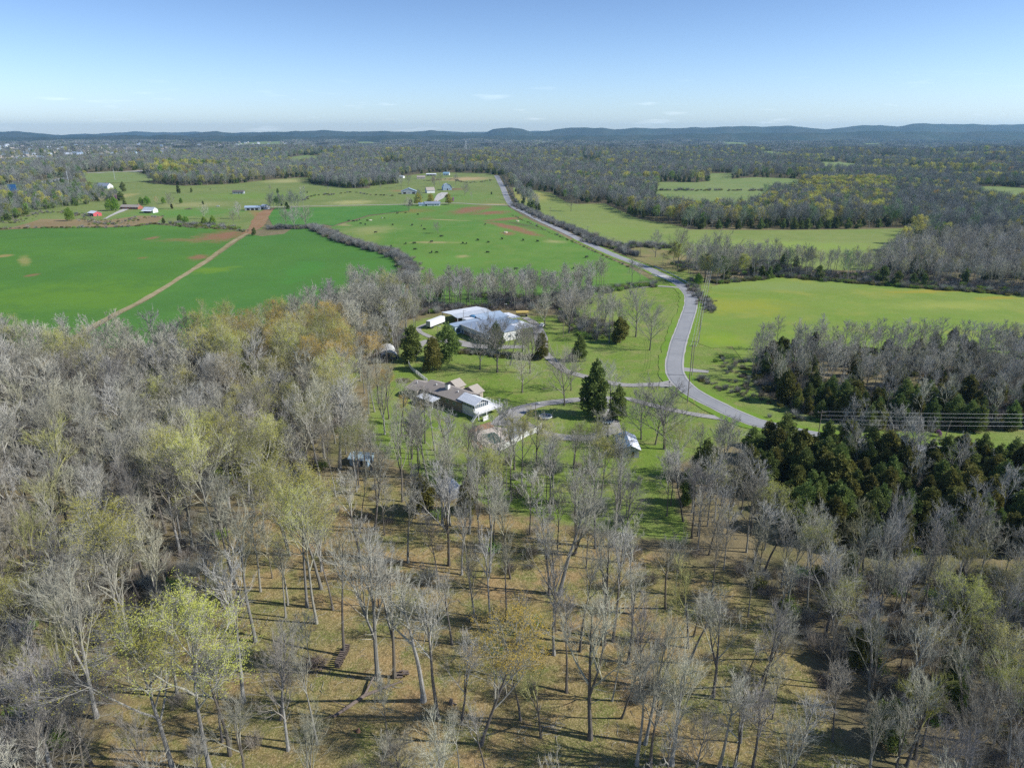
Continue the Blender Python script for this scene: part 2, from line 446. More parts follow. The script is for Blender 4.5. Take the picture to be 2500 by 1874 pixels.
sheet('cattle_pasture', poly_px([(1000, 500), (1130, 500), (1238, 503), (1262, 518), (1320, 550), (1400, 590), (1470, 623), (1540, 655), (1600, 690), (1450, 720), (1300, 740), (1150, 745), (1000, 740), (998, 660), (985, 628), (950, 608), (893, 592), (840, 572), (805, 556), (900, 528), (1000, 514)]), M_pas, .12, 14, False)
M_f4 = field_mat('hay_field', (.185, .26, .060), (.225, .28, .075), (.30, .31, .11), [(1290, 480, 60, 14, 0, (.37, .32, .09), .7), (1900, 600, 300, 14, 0, (.24, .33, .06), .6), (1500, 560, 90, 18, 0, (.19, .27, .05), .5)], streak=.4)
sheet('long_hay_field', poly_px([(1252, 458), (1300, 464), (1348, 472), (1381, 493), (1408, 499), (1477, 497), (1520, 517), (1562, 535), (1652, 550), (1682, 561), (1840, 562), (2029, 561), (2250, 557), (2240, 600), (2120, 660), (1900, 660), (1700, 650), (1560, 612), (1450, 580), (1380, 552), (1320, 522), (1262, 500)]), M_f4, .12, 16, False)
M_f5 = field_mat('buttercup_field', (.175, .285, .038), (.215, .295, .055), (.27, .305, .075), [(1800, 745, 150, 22, 0, (.33, .31, .035), .45), (2330, 745, 200, 12, 0, (.33, .36, .08), .5), (1900, 700, 200, 14, 0, (.22, .28, .09), .6), (1760, 830, 60, 20, 0, (.20, .31, .02), .6), (2250, 712, 120, 4, .1, (.38, .28, .03), .6), (2440, 728, 60, 5, .1, (.36, .26, .03), .6)], streak=.2, flowers=(.27, .29, .06))
sheet('buttercup_field', poly_px([(1738, 700), (1773, 689), (1860, 677), (1920, 674), (2131, 691), (2282, 703), (2500, 719), (2750, 745), (2750, 850), (2500, 880), (2200, 870), (1900, 880), (1820, 890), (1788, 846), (1737, 850), (1705, 838), (1716, 770), (1728, 720)]), M_f5, .10, 10, False)
M_lf = field_mat('rough_pasture', (.155, .22, .055), (.20, .25, .07), (.33, .31, .12),
    [(470, 500, 90, 8, 0, (.33, .31, .13), .6), (260, 482, 50, 10, 0, (.42, .34, .14), .9), (245, 441, 40, 5, 0, DRY, .8), (620, 478, 200, 10, 0, (.15, .25, .04), .6), (860, 494, 60, 6, 0, (.38, .36, .14), .8), (700, 442, 60, 6, 0, (.38, .35, .15), .7),
     (1130, 437, 70, 5, 0, (.45, .32, .16), .9), (1110, 480, 120, 14, 0, (.12, .23, .04), .6), (985, 466, 40, 3, 0, (.3, .16, .08), .6), (1210, 499, 40, 3, 0, TAN, .6), (645, 530, 18, 30, .5, (.33, .15, .07), .7), (450, 520, 160, 14, 0, (.10, .23, .035), .8), (1110, 462, 30, 3, 0, (.2, .1, .06), .7)])
FARM = [(-160, 500), (0, 500), (110, 455), (181, 446), (271, 439), (362, 445), (383, 449), (452, 454), (573, 449), (640, 441), (752, 433), (756, 448), (851, 460), (902, 460), (905, 454), (972, 448), (951, 432), (1047, 422), (1110, 421), (1198, 424), (1216, 432), (1232, 470), (1242, 502), (1000, 502), (790, 507), (660, 509), (640, 560), (600, 566), (480, 556), (370, 546), (300, 552), (0, 560), (-160, 575)]
sheet('rough_pasture', poly_px(FARM), M_lf, .09, 24, False)
M_br = field_mat('weedy_ground', (.27, .19, .09), (.33, .24, .12), (.19, .20, .07))
sheet('weedy_strip', poly_px([(-100, 572), (20, 558), (100, 535), (190, 536), (250, 539), (340, 527), (400, 528), (382, 545), (340, 551), (250, 556), (100, 557), (0, 562)]), M_br, .2, 16, False)
M_br2 = field_mat('dry_meadow', (.20, .215, .07), (.30, .235, .11), (.14, .20, .04), big=.05)
sheet('creek_meadow', poly_px([(1500, 600), (1560, 603), (1640, 612), (1720, 640), (1700, 660), (1640, 662), (1590, 648), (1530, 625)]), M_br2, .15, 10, False)
M_sf = field_mat('distant_field', (.17, .25, .07), (.22, .27, .09), (.31, .31, .13))
EXC = []
for k, q in enumerate([
    [(1606, 444), (1700, 446), (1850, 433), (1955, 438), (1965, 448, 16), (1845, 458, 16), (1700, 462, 16), (1606, 460, 16)],
    [(1600, 468), (1700, 466), (1860, 470), (1876, 478, 12), (1840, 494, 14), (1700, 496, 14), (1596, 488, 12)],
    [(2366, 457), (2430, 455), (2600, 466), (2600, 492, 14), (2480, 482, 14), (2400, 474, 14)],
    [(1990, 397), (2050, 394), (2092, 400), (2088, 408, 16), (2010, 409, 16)],
    [(1730, 424), (1790, 423), (1785, 432, 14), (1735, 432, 14)],
    [(205, 423), (270, 419), (335, 420), (400, 425, 12), (300, 428, 14), (210, 428, 14)],
    [(700, 392), (715, 383), (745, 379), (780, 381), (778, 388, 14), (710, 396, 14)],
    [(863, 347), (880, 341), (945, 339), (940, 349, 14), (870, 351, 14)],
    [(2255, 356), (2275, 352), (2282, 360, 14), (2258, 362, 14)],
    [(1605, 332), (1680, 329), (1668, 334, 14), (1610, 336, 14)],
    [(560, 347), (690, 345), (700, 352, 10), (570, 356, 12)],
    [(1300, 352), (1345, 350), (1350, 354, 12), (1305, 356, 12)], [(1480, 366), (1530, 364), (1532, 369, 12), (1484, 371, 12)], [(1860, 372), (1930, 370), (1935, 376, 12), (1866, 378, 12)], [(2130, 384), (2190, 382), (2192, 387, 12), (2135, 388, 12)],
    [(2320, 372), (2400, 370), (2404, 376, 12), (2325, 378, 12)], [(1420, 392), (1470, 391), (1468, 397, 12), (1424, 397, 12)], [(2100, 350), (2160, 349), (2164, 353, 12), (2104, 354, 12)], [(760, 362), (820, 361), (824, 366, 12), (764, 366, 12)], [(930, 398), (985, 396), (985, 402, 12), (934, 403, 12)],
    [(1760, 350), (1830, 348), (1836, 352, 12), (1764, 354, 12)], [(1560, 344), (1600, 343), (1604, 346, 12), (1562, 347, 12)], [(2400, 398), (2460, 397), (2460, 403, 12), (2404, 404, 12)],
    [(1030, 372), (1090, 370), (1088, 375, 12), (1035, 377, 12)],
    [(2200, 410), (2240, 408), (2240, 413, 12), (2203, 414, 12)]]):
    pg = poly_px(q); EXC.append(pg)
    sheet('distant_field', pg, M_sf, .5, 45, False)

# ------------------------------------------------------------------ roads
def px_line(pts): return [G(p[0], p[1])[:2] + tuple(p[2:]) for p in pts]
M_road, nt, b = nodes_of('worn_asphalt')
p = geopos(nt)
c = mixc(nt, rng(nt, noise(nt, .12, 4, p), .35, .65), (.26, .265, .265), (.32, .322, .318))
c = mixc(nt, rng(nt, noise(nt, 4., 4, p, .8), .35, .7, 0, .4), c, (.19, .192, .195)); c = mixc(nt, rng(nt, noise(nt, .5, 5, p, .7), .52, .7, 0, .35), c, (.40, .395, .38))
nt.links.new(c, b.inputs['Base Color']); b.inputs['Roughness'].default_value = .85
ROAD = px_line([(1212, 429, 9), (1219, 442, 9), (1226, 455, 8.5), (1233, 472, 8), (1243, 493, 7.4), (1256, 507), (1290, 524), (1351, 554), (1411, 583), (1471, 611), (1526, 634), (1562, 647), (1607, 668), (1640, 683), (1662, 696), (1680, 713), (1687, 730), (1685, 752), (1677, 778), (1666, 810), (1657, 835), (1649, 870), (1646, 895), (1652, 920), (1670, 942), (1701, 965), (1752, 991), (1797, 1013), (1840, 1030), (1920, 1050), (2020, 1070), (2200, 1094), (2400, 1107), (2750, 1120)])
M_verge = field_mat('verge_grass', (.15, .27, .03), (.19, .29, .04), (.27, .27, .09))
ribbon('verge', [q for q in ROAD if q[1] < 620], 13, M_verge, .16, 4, 5, .7)
M_edge = plain('pale_gravel', (.42, .40, .37), .9, .2, 3)
ribbon('road_shoulder', [q[:2] + ((q[2] + 1,) if len(q) > 2 else ()) for q in ROAD], 7.5, M_edge, .20, 4, 4, .18)
ribbon('road', ROAD, 6.5, M_road, .24, 4, 4)
M_seam = plain('tar_seam', (.045, .045, .05), .8)
RC = resample([q[:2] for q in ROAD], 2.)
for (u, v_) in ((1684, 708), (1679, 764), (1658, 829), (1646, 917)):
    g = G(u, v_); i = min(range(len(RC)), key=lambda k: math.dist(RC[k], g[:2])); q, o = RC[i + 1], RC[i - 1]
    dx, dy = q[0] - o[0], q[1] - o[1]; L = math.hypot(dx, dy); nx, ny = -dy / L, dx / L
    s = ribbon('tar_seam', [(RC[i][0] + nx * 3.2, RC[i][1] + ny * 3.2), (RC[i][0] - nx * 3.2, RC[i][1] - ny * 3.2)], .28, M_seam, .26, 1.6, 1)
for off_, w_ in ((-2.85, .11), (2.85, .11)):
    pts = []
    for i in range(1, len(RC) - 1, 3):
        q, o = RC[i + 1], RC[i - 1]; dx, dy = q[0] - o[0], q[1] - o[1]; L = math.hypot(dx, dy)
        pts.append((RC[i][0] - dy / L * off_, RC[i][1] + dx / L * off_))
    ribbon('edge_line', [q for q in pts if q[1] < 520], .16, plain('road_paint_worn', (.20, .21, .22), .7), .262, 4, 1)
M_drive = field_mat('gravel_drive', (.34, .325, .30), (.40, .385, .36), (.28, .26, .21), big=.2)
M_conc = plain('pale_concrete', (.50, .48, .44), .85, .15, .5)
ribbon('entrance_drive', px_line([(1648, 935, 7), (1620, 938, 4.2), (1570, 940, 3.8), (1520, 940, 3.8), (1470, 930, 3.6), (1412, 915, 4), (1380, 905, 4), (1355, 885, 4), (1328, 860, 4.4), (1322, 838, 6), (1318, 815, 6), (1306, 790, 4), (1280, 775, 4)]), 4, M_drive, .17, 3, 3, .2)
ribbon('lower_drive', px_line([(1800, 1024, 6), (1752, 1020, 3.4), (1677, 1008, 3.2), (1586, 988, 3.2), (1535, 974, 3.2), (1470, 972, 3.6), (1400, 977, 4.2), (1330, 985, 4.6), (1280, 997, 6), (1245, 1016, 8), (1225, 1040, 8)]), 4, M_drive, .15, 3, 3, .2)
ribbon('loop_drive', px_line([(1470, 975, 4), (1478, 1000, 4), (1490, 1030, 5.5), (1492, 1048, 5.5), (1470, 1062, 4.6), (1430, 1069, 4.2), (1380, 1068, 4.2), (1330, 1058, 4), (1290, 1040, 4), (1250, 1030, 4)]), 4, M_drive, .18, 3, 3, .2)
ribbon('shed_drive', px_line([(1492, 1045, 5), (1510, 1058, 4), (1520, 1085, 3)]), 4, M_drive, .20, 2, 3, .3)
ribbon('warehouse_apron', px_line([(1280, 846, 4), (1220, 848, 6), (1160, 845, 7), (1110, 835, 7), (1060, 832, 5), (1030, 838, 4.5), (1012, 860, 4), (1002, 880, 2.5)]), 4, M_drive, .16, 3, 3, .2)
ribbon('trailer_loop', px_line([(1062, 828, 3), (1045, 820, 3), (1028, 812, 2.6), (1023, 800, 2.4), (1050, 788, 2.4)]), 3, M_drive, .15, 3, 2, .2)
ribbon('field_entrance', px_line([(1666, 703, 4), (1640, 701, 3.4), (1600, 699, 3), (1560, 703, 2)]), 3, M_drive, .21, 3, 2, .3)
ribbon('east_pullout', px_line([(1655, 900, 5), (1690, 904, 4), (1730, 908, 3)]), 3, M_drive, .17, 3, 2, .3)
M_dirt = field_mat('dirt_track', (.30, .24, .12), (.40, .34, .20), (.20, .20, .06), big=.08)
ribbon('dirt_track', px_line(left_track), 4.2, M_dirt, .2, 8, 3, .5)
M_rdirt = field_mat('red_dirt', (.30, .16, .08), (.34, .22, .12), (.20, .17, .06), big=.05)
ribbon('red_track', px_line([(600, 572, 9), (622, 556, 12), (634, 538, 16), (645, 522, 14), (662, 508, 10)]), 9, M_rdirt, .18, 8, 3, 1.)
M_farmdrive = plain('farm_gravel', (.44, .42, .37), .9, .15, .3)
ribbon('farm_drive', px_line([(600, 505), (662, 506), (790, 503), (900, 501), (1000, 499), (1110, 496), (1160, 499), (1240, 502)]), 4.5, M_farmdrive, .3, 12, 2, .2)
ribbon('farmyard', px_line([(1063, 492, 6), (1072, 484, 12), (1080, 475, 16), (1085, 470, 10)]), 8, M_farmdrive, .28, 10, 2, .5)
ribbon('farm_lane', px_line([(255, 535, 3), (275, 525, 4), (300, 514, 8), (310, 510, 8)]), 5, M_farmdrive, .3, 10, 2, .3)
ribbon('highway', px_line([(-260, 520), (-100, 487), (0, 468), (60, 454), (110, 445), (170, 434), (240, 424), (400, 411), (520, 400), (640, 390), (665, 383), (700, 377)]), 24, plain('highway_concrete', (.36, .36, .355), .9, .1, .05), .45, 25, 2)
ribbon('long_track', px_line([(210, 423), (300, 420), (400, 412), (470, 405)]), 8, M_farmdrive, .7, 30, 2)

# ------------------------------------------------------------------ hills on the skyline
M_hill, nt, b = nodes_of('wooded_hill')
p = geopos(nt)
c = mixc(nt, rng(nt, noise(nt, .0035, 5, p), .4, .6), (.045, .070, .055), (.075, .085, .065))
c = mixc(nt, rng(nt, noise(nt, .03, 5, p, .8), .4, .65, 0, .7), c, (.030, .042, .030))
nt.links.new(c, b.inputs['Base Color']); b.inputs['Roughness'].default_value = 1; b.inputs['Specular IOR Level'].default_value = 0
bump(nt, b, noise(nt, .02, 5, p, .8), 1., 12)
def ridge(D, prof, width, seed, amp=7):
    rs = np.random.default_rng(seed)
    us = np.arange(prof[0][0], prof[-1][0] + 1, 6.)
    vt = np.interp(us, [q[0] for q in prof], [q[1] for q in prof])
    vt = vt + sum(np.sin(us / w + rs.uniform(0, 6)) * a for w, a in ((23, .8), (11, .45), (6, .3)))
    nd = 15; v = []; f = []
    for i, (u, vv) in enumerate(zip(us, vt)):
        b_ = (vv - 937) / F_PX; a = (u - 1250) / F_PX
        x0 = a / CP * D * 1.0
        zt = CAM_H - D * (SP + b_ * CP) / (CP - b_ * SP)
        ax = a * (D) / (CP - b_ * SP)
        for k in range(nd):
            t = k / (nd - 1) * 2 - 1
            prof_ = math.cos(t * math.pi / 2) ** 1.3
            y = D + t * width * (1 + .3 * math.sin(u / 40 + seed))
            wob = amp * math.sin(u / 9 + k * 1.7 + seed) * math.sin(k * 2.1 + u / 17) * (0 if abs(t) < .01 else 1)
            s = y / D
            v.append((ax * s, y, -25 + (zt + 25) * prof_ + (wob if prof_ > .1 else 0)))
    for i in range(len(us) - 1):
        for k in range(nd - 1):
            a_ = i * nd + k; f.append((a_, a_ + nd, a_ + nd + 1, a_ + 1))
    me = bpy.data.meshes.new('hills'); me.from_pydata(v, [], f); me.materials.append(M_hill)
    for q in me.polygons: q.use_smooth = True
    tag(link('hills', me), kind='structure')
ridge(16000, [(-500, 324), (0, 327), (150, 330), (260, 325), (330, 322), (420, 323), (520, 323), (600, 324), (700, 324), (820, 322), (1000, 323), (1060, 320), (1110, 321), (1170, 323), (1330, 320), (1600, 326), (1990, 318), (2200, 320), (3000, 318)], 1400, 1)
ridge(11500, [(-600, 322), (0, 321), (45, 321), (90, 326), (160, 330), (230, 329), (300, 333), (450, 331), (480, 325), (530, 321), (580, 326), (640, 324), (720, 320), (790, 319), (850, 321), (930, 321), (1000, 322), (1050, 318), (1090, 324), (1180, 325), (1200, 318), (1220, 314), (1245, 312), (1270, 314), (1300, 322), (1340, 320), (1380, 313), (1430, 311), (1470, 312), (1500, 317), (1560, 312), (1600, 313), (1660, 314), (1700, 311), (1800, 309), (1850, 309), (1930, 307), (1960, 312), (2025, 315), (2090, 308), (2150, 305), (2190, 309), (2230, 303), (2260, 302), (2350, 303), (2400, 305), (2500, 303), (2700, 300), (3100, 306)], 1500, 2)
ridge(8200, [(-600, 336), (0, 334), (100, 336), (250, 335), (280, 330), (330, 329), (370, 334), (400, 329), (440, 330), (470, 334), (600, 331), (650, 330), (720, 334), (900, 332), (1000, 330), (1150, 332), (1500, 331), (1700, 327), (1900, 324), (2000, 325), (2150, 320), (2300, 323), (2500, 320), (3100, 318)], 700, 3, 4)

# ------------------------------------------------------------------ haze
hm = bpy.data.materials.new('haze'); hm.use_nodes = True; hn = hm.node_tree; hn.nodes.clear()
ho = hn.nodes.new('ShaderNodeOutputMaterial'); hv = hn.nodes.new('ShaderNodeVolumePrincipled')
hv.inputs['Color'].default_value = (.40, .72, 1.0, 1); hv.inputs['Density'].default_value = 0.000043; hv.inputs['Anisotropy'].default_value = .2
hn.links.new(hv.outputs[0], ho.inputs['Volume'])
hb = MB().box(-17000, 17000, -300, 17700, -60, 300)
tag(hb.build('haze', hm), kind='stuff')

# ------------------------------------------------------------------ tree makers
BARK_L = bark_mat('grey_bark', (.30, .29, .255), (.20, .195, .17))
BARK_D = bark_mat('dark_bark', (.115, .10, .085), (.17, .15, .125))
TWIG = bark_mat('pale_twigs', (.42, .405, .32), (.315, .30, .235))
TWIG_B = bark_mat('brown_twigs', (.30, .275, .225), (.225, .205, .165))
TWIG_G = bark_mat('greening_twigs', (.35, .35, .12), (.30, .285, .13))
def leaf_mat(name, lo, hi, rnd=.2, trans=.35, hue=.015):
    m, nt, b = nodes_of(name)
    n1 = noise(nt, .55, 3, objpos(nt), .7)
    c = mixc(nt, rng(nt, n1, .35, .65), lo, hi)
    oi = nt.nodes.new('ShaderNodeObjectInfo'); hsv = nt.nodes.new('ShaderNodeHueSaturation'); nt.links.new(c, hsv.inputs['Color'])
    nt.links.new(rng(nt, oi.outputs['Random'], 0, 1, 1 - rnd, 1 + rnd), hsv.inputs['Value'])
    fr = mth(nt, 'FRACT', mth(nt, 'MULTIPLY', oi.outputs['Random'], 5.17)); nt.links.new(rng(nt, fr, 0, 1, .5 - hue, .5 + hue), hsv.inputs['Hue'])
    nt.links.new(hsv.outputs[0], b.inputs['Base Color']); b.inputs['Roughness'].default_value = .7
    if trans:
        o = [n for n in nt.nodes if n.type == 'OUTPUT_MATERIAL'][0]
        t = nt.nodes.new('ShaderNodeBsdfTranslucent'); nt.links.new(hsv.outputs[0], t.inputs[0])
        ms = nt.nodes.new('ShaderNodeMixShader'); ms.inputs[0].default_value = trans
        nt.links.new(b.outputs[0], ms.inputs[1]); nt.links.new(t.outputs[0], ms.inputs[2]); nt.links.new(ms.outputs[0], o.inputs[0])
    return m
LEAF_Y = leaf_mat('yellow_green_buds', (.40, .405, .07), (.54, .52, .12))
LEAF_O = leaf_mat('orange_buds', (.54, .37, .055), (.58, .45, .09))
LEAF_G = leaf_mat('fresh_leaves', (.16, .30, .03), (.25, .38, .06))
CEDAR = leaf_mat('cedar_foliage', (.10, .145, .038), (.21, .265, .065), .3, .28)
CEDAR_O = leaf_mat('olive_cedar_foliage', (.12, .135, .03), (.235, .225, .055), .25, .28)
REDBUD = leaf_mat('redbud_blossom', (.34, .16, .34), (.45, .24, .42))

def bent(rs, p, d, L, n, up, jit):
    pts = [p]; x, y, z = p; dx, dy, dz = d; s = L / n
    for _ in range(n):
        dx += rs.gauss(0, jit); dy += rs.gauss(0, jit); dz += rs.gauss(0, jit) + up
        m = math.sqrt(dx * dx + dy * dy + dz * dz); dx /= m; dy /= m; dz /= m
        x += dx * s; y += dy * s; z += dz * s; pts.append((x, y, z))
    return pts, (dx, dy, dz)
def side(rs, d, ang, az):
    """unit vector at angle ang from d, turned az about it"""
    a = (0, 0, 1) if abs(d[2]) < .95 else (1, 0, 0)
    u = Vector(d).cross(Vector(a)).normalized(); w = Vector(d).cross(u)
    r = Vector(d) * math.cos(ang) + (u * math.cos(az) + w * math.sin(az)) * math.sin(ang)
    return tuple(r)
def interp(pts, t):
    k = t * (len(pts) - 1); i = min(int(k), len(pts) - 2); f = k - i
    a, b = pts[i], pts[i + 1]
    return tuple(a[j] + (b[j] - a[j]) * f for j in range(3)), tuple(b[j] - a[j] for j in range(3))
def nrm(d):
    L = math.sqrt(sum(q * q for q in d)) or 1; return tuple(q / L for q in d)
def gen_tree(seed, H=20., clear=.45, spread=.30, asc=.55, limbs=10, n2=7, n3=7, n4=8, r0=.24, lean=0., twig=.016, fork=False, tip_leaf=None, low_detail=False, dead=0):
    """returns (trunk mesh builder, crown mesh builder, leaf mesh builder)"""
    rs = random.Random(seed); tr = MB(); cr = MB(); lf = MB()
    n = 9 if not low_detail else 4
    tp, _ = bent(rs, (0, 0, -.5), nrm((lean, 0, 1)), H * .90 + .5, n, .02 if lean else 0, .028)
    ns = 8 if not low_detail else 4
    rad = [r0 * (1.45 if k == 0 else 1) * (1 - .86 * (k / n) ** 1.1) for k in range(n + 1)]
    tr.tube(tp, rad, ns)
    if fork:
        c0, d0 = interp(tp, clear * .8)
        fp, _ = bent(rs, c0, side(rs, nrm(d0), .35, rs.uniform(0, 6.3)), H * .5, 5, .05, .06)
        tr.tube(fp, [r0 * .62 * (1 - .75 * k / 5) for k in range(6)], 6)
    az = rs.uniform(0, 6.3)
    R = H * spread
    def tipleaf(p):
        if not tip_leaf: return
        num, sz = tip_leaf
        for _ in range(num):
            q = tuple(p[j] + rs.gauss(0, sz * .9) for j in range(3))
            a = Vector((rs.gauss(0, 1), rs.gauss(0, 1), rs.gauss(0, .7))).normalized(); bb = a.orthogonal().normalized() * sz * rs.uniform(.4, .8); a = a * sz * rs.uniform(.7, 1.3)
            lf.face(tuple(q[j] - a[j] * .5 for j in range(3)), tuple(q[j] + bb[j] * .5 for j in range(3)), tuple(q[j] + a[j] * .6 for j in range(3)))
    for i in range(limbs):
        t = clear + (1 - clear) * ((i + rs.random() * .6) / limbs) * .98
        p, d = interp(tp, min(t, .995)); az += 2.4 + rs.gauss(0, .4)
        if fork and i % 2: p, d = interp(fp, min(.98, (i + .5) / limbs))
        rel = (t - clear) / (1 - clear)
        L = R * (1.25 - .55 * rel) * rs.uniform(.75, 1.15)
        ang = (1.15 - asc * .9) * rs.uniform(.8, 1.2) * (1 - .35 * rel)
        r1 = r0 * (.50 - .24 * rel)
        n1 = 5 if not low_detail else 2
        d1 = nrm(side(rs, nrm(d), ang, az))
        lp, _ = bent(rs, p, d1, L * 1.15, n1, .10 * asc, .075)
        cr.tube(lp, [r1 * (1 - .82 * k / n1) for k in range(n1 + 1)], 5 if not low_detail else 3)
        for j in range(n2):
            t2 = .22 + .78 * (j + rs.random()) / n2; q, dd = interp(lp, min(t2, .99))
            L2 = L * .52 * (1.25 - .6 * t2) * rs.uniform(.7, 1.3)
            r2 = r1 * .40 * (1.2 - .7 * t2)
            n_2 = 3 if not low_detail else 1
            bp, _ = bent(rs, q, nrm(side(rs, nrm(dd), rs.uniform(.45, .95), rs.uniform(0, 6.3))), L2, n_2, .10, .10)
            cr.tube(bp, [max(r2 * (1 - .75 * k / n_2), twig) for k in range(n_2 + 1)], 4 if not low_detail else 3)
            for k in range(n3):
                t3 = .15 + .85 * (k + rs.random()) / n3; s, de = interp(bp, min(t3, .99))
                L3 = L2 * .55 * rs.uniform(.6, 1.3)
                d3 = nrm(side(rs, nrm(de), rs.uniform(.35, .9), rs.uniform(0, 6.3)))
                d3 = nrm((d3[0], d3[1], d3[2] + .18))
                if low_detail:
                    e = tuple(s[m] + d3[m] * L3 for m in range(3)); cr.tube([s, e], [twig, 0], 3)
                    for _ in range(n4):
                        f = rs.random(); w = tuple(s[m] + d3[m] * L3 * f for m in range(3)); d4 = nrm(side(rs, d3, rs.uniform(.4, 1.), rs.uniform(0, 6.3)))
                        e2 = tuple(w[m] + d4[m] * L3 * .7 for m in range(3)); cr.tube([w, e2], [twig, 0], 3); tipleaf(e2)
                    tipleaf(e); continue
                tpth, _ = bent(rs, s, d3, L3, 2, .08, .12)
                cr.tube(tpth, [twig * 1.25, twig, twig * .6], 3)
                for _ in range(n4):
                    f = rs.uniform(.1, 1.); w, dw = interp(tpth, f)
                    d4 = nrm(side(rs, nrm(dw), rs.uniform(.3, .8), rs.uniform(0, 6.3)))
                    L4 = L3 * rs.uniform(.35, .75)
                    e = tuple(w[m] + (d4[m] + (.15 if m == 2 else 0)) * L4 for m in range(3))
                    cr.tube([w, e], [twig * .75, 0], 3); tipleaf(e)
    for _ in range(dead):
        p, d = interp(tp, rs.uniform(.25, clear)); q, _ = bent(rs, p, nrm(side(rs, nrm(d), 1.2, rs.uniform(0, 6.3))), rs.uniform(1.5, 3.5), 3, -.02, .2); cr.tube(q, [.05, .04, .025, 0], 4)
    return tr, cr, lf
def gen_cedar(seed, H=11., W=2.6, n=7000, size=.42, shape=.5, base=.1):
    rs = random.Random(seed); tr = MB(); cr = MB()
    tr.tube([(0, 0, -.4), (.05, 0, H * .5), (0, 0, H * .95)], [.2, .13, .02], 6)
    def env(t): return W * (math.sqrt(max(.02, 1 - ((t - .36) / .64) ** 2)) if t > .36 else .80 + .2 * t / .36)
    lobes = []
    for k in range(int(46 * (1 if n > 3000 else .5))):
        t = rs.random() ** .9; a = rs.uniform(0, 6.283); R = env(t) * rs.uniform(.45, .88); q = W * rs.uniform(.20, .42) * (1.15 - .5 * t)
        lobes.append((math.cos(a) * R, math.sin(a) * R, H * (base + (1 - base) * t * .94), q, q * rs.uniform(.7, 1.3)))
    for t in (.5, .68, .82, .93): lobes.append((rs.gauss(0, .15), rs.gauss(0, .15), H * (base + (1 - base) * t), W * (.75 - .55 * t), W * .5))
    tot = sum(l[3] ** 2 for l in lobes)
    for lx, ly, lz, q, qz in lobes:
        for _ in range(int(n * q * q / tot)):
            d = Vector((rs.gauss(0, 1), rs.gauss(0, 1), rs.gauss(0, 1) + .25)).normalized(); k = rs.uniform(.55, 1.12)
            p = Vector((lx + d.x * q * k, ly + d.y * q * k, max(.3, lz + d.z * qz * k)))
            d = (d + Vector((rs.gauss(0, .5), rs.gauss(0, .5), rs.gauss(.3, .4)))).normalized()
            w = d.orthogonal().normalized(); w.rotate(Matrix.Rotation(rs.uniform(0, 6.28), 3, d))
            L = size * rs.uniform(.6, 1.4); b = L * rs.uniform(.3, .5)
            cr.face(tuple(p - w * b), tuple(p + w * b), tuple(p + d * L))
    return tr, cr, MB()

def pack(name, gen, tmat, cmat, lmat=None):
    """turn a generated tree into meshes: trunk, crown and, where there are leaves, a two-material crown"""
    tr, cr, lf = gen
    a = tr.mesh(name + '_trunk', tmat)
    if lf.f:
        o = len(cr.v); cr.m = [0] * len(cr.f) + [1] * len(lf.f); cr.v += lf.v; cr.f += [tuple(i + o for i in f) for f in lf.f]
        b_ = cr.mesh(name + '_crown', cmat, lmat)
    else: b_ = cr.mesh(name + '_crown', cmat)
    return a, b_
BARE, BUD, CED, OPEN, GREEN = [], [], [], [], []
specs = [(.56, .24, .80, 9, BARK_L, TWIG, 0), (.46, .29, .75, 9, BARK_D, TWIG, 0), (.58, .225, .72, 8, BARK_L, TWIG, .08), (.44, .27, .65, 10, BARK_D, TWIG_B, 0), (.52, .23, .75, 9, BARK_D, TWIG, .16),
         (.44, .30, .88, 9, BARK_L, TWIG, 0), (.60, .20, .7, 8, BARK_D, TWIG, .05), (.34, .28, .6, 12, BARK_L, TWIG_B, 0), (.50, .25, .7, 9, BARK_D, TWIG_G, .1)]
for i, (cl, sp_, asc, lb, bm_, tm_, ln) in enumerate(specs):
    BARE.append(pack('bare_tree', gen_tree(100 + i, 20, cl, sp_, asc, lb, 7, (6, 6, 6, 7, 6, 6, 5, 7, 6)[i], (5, 6, 5, 7, 5, 6, 4, 8, 6)[i], .26 + .03 * (i % 3), ln, .0135, fork=i in (1, 5, 8), dead=3 if i % 2 else 0), bm_, tm_))
for i in range(2):   # broad open-grown crowns for trees standing alone
    OPEN.append(pack('open_tree', gen_tree(140 + i, 14, .22, .42, .45, 13, 7, 6, 6, .26, 0, .017), BARK_D, TWIG_B if i else TWIG))
for i, (lm, cl) in enumerate(((LEAF_Y, .5), (LEAF_Y, .42), (LEAF_O, .36), (LEAF_Y, .46))):
    BUD.append(pack('budding_tree', gen_tree(160 + i, 20, cl, .31, .6, 10, 7, 6, 6, .24, .12 if i == 2 else 0, .016, tip_leaf=(4, .18)), BARK_D if i in (2,) else BARK_L, TWIG, lm))
for i, (h, w, mt) in enumerate(((11, 3.0, CEDAR), (13, 4.2, CEDAR), (9, 2.6, CEDAR_O), (12, 3.5, CEDAR_O))):
    CED.append(pack('cedar_tree', gen_cedar(200 + i, h, w, 8500, .40), BARK_D, mt))
for i, (h, w) in enumerate(((9, 3.6), (7, 2.6))):
    GREEN.append(pack('leafy_tree', gen_cedar(220 + i, h, w, 6000, .34, base=.18), BARK_D, LEAF_G))

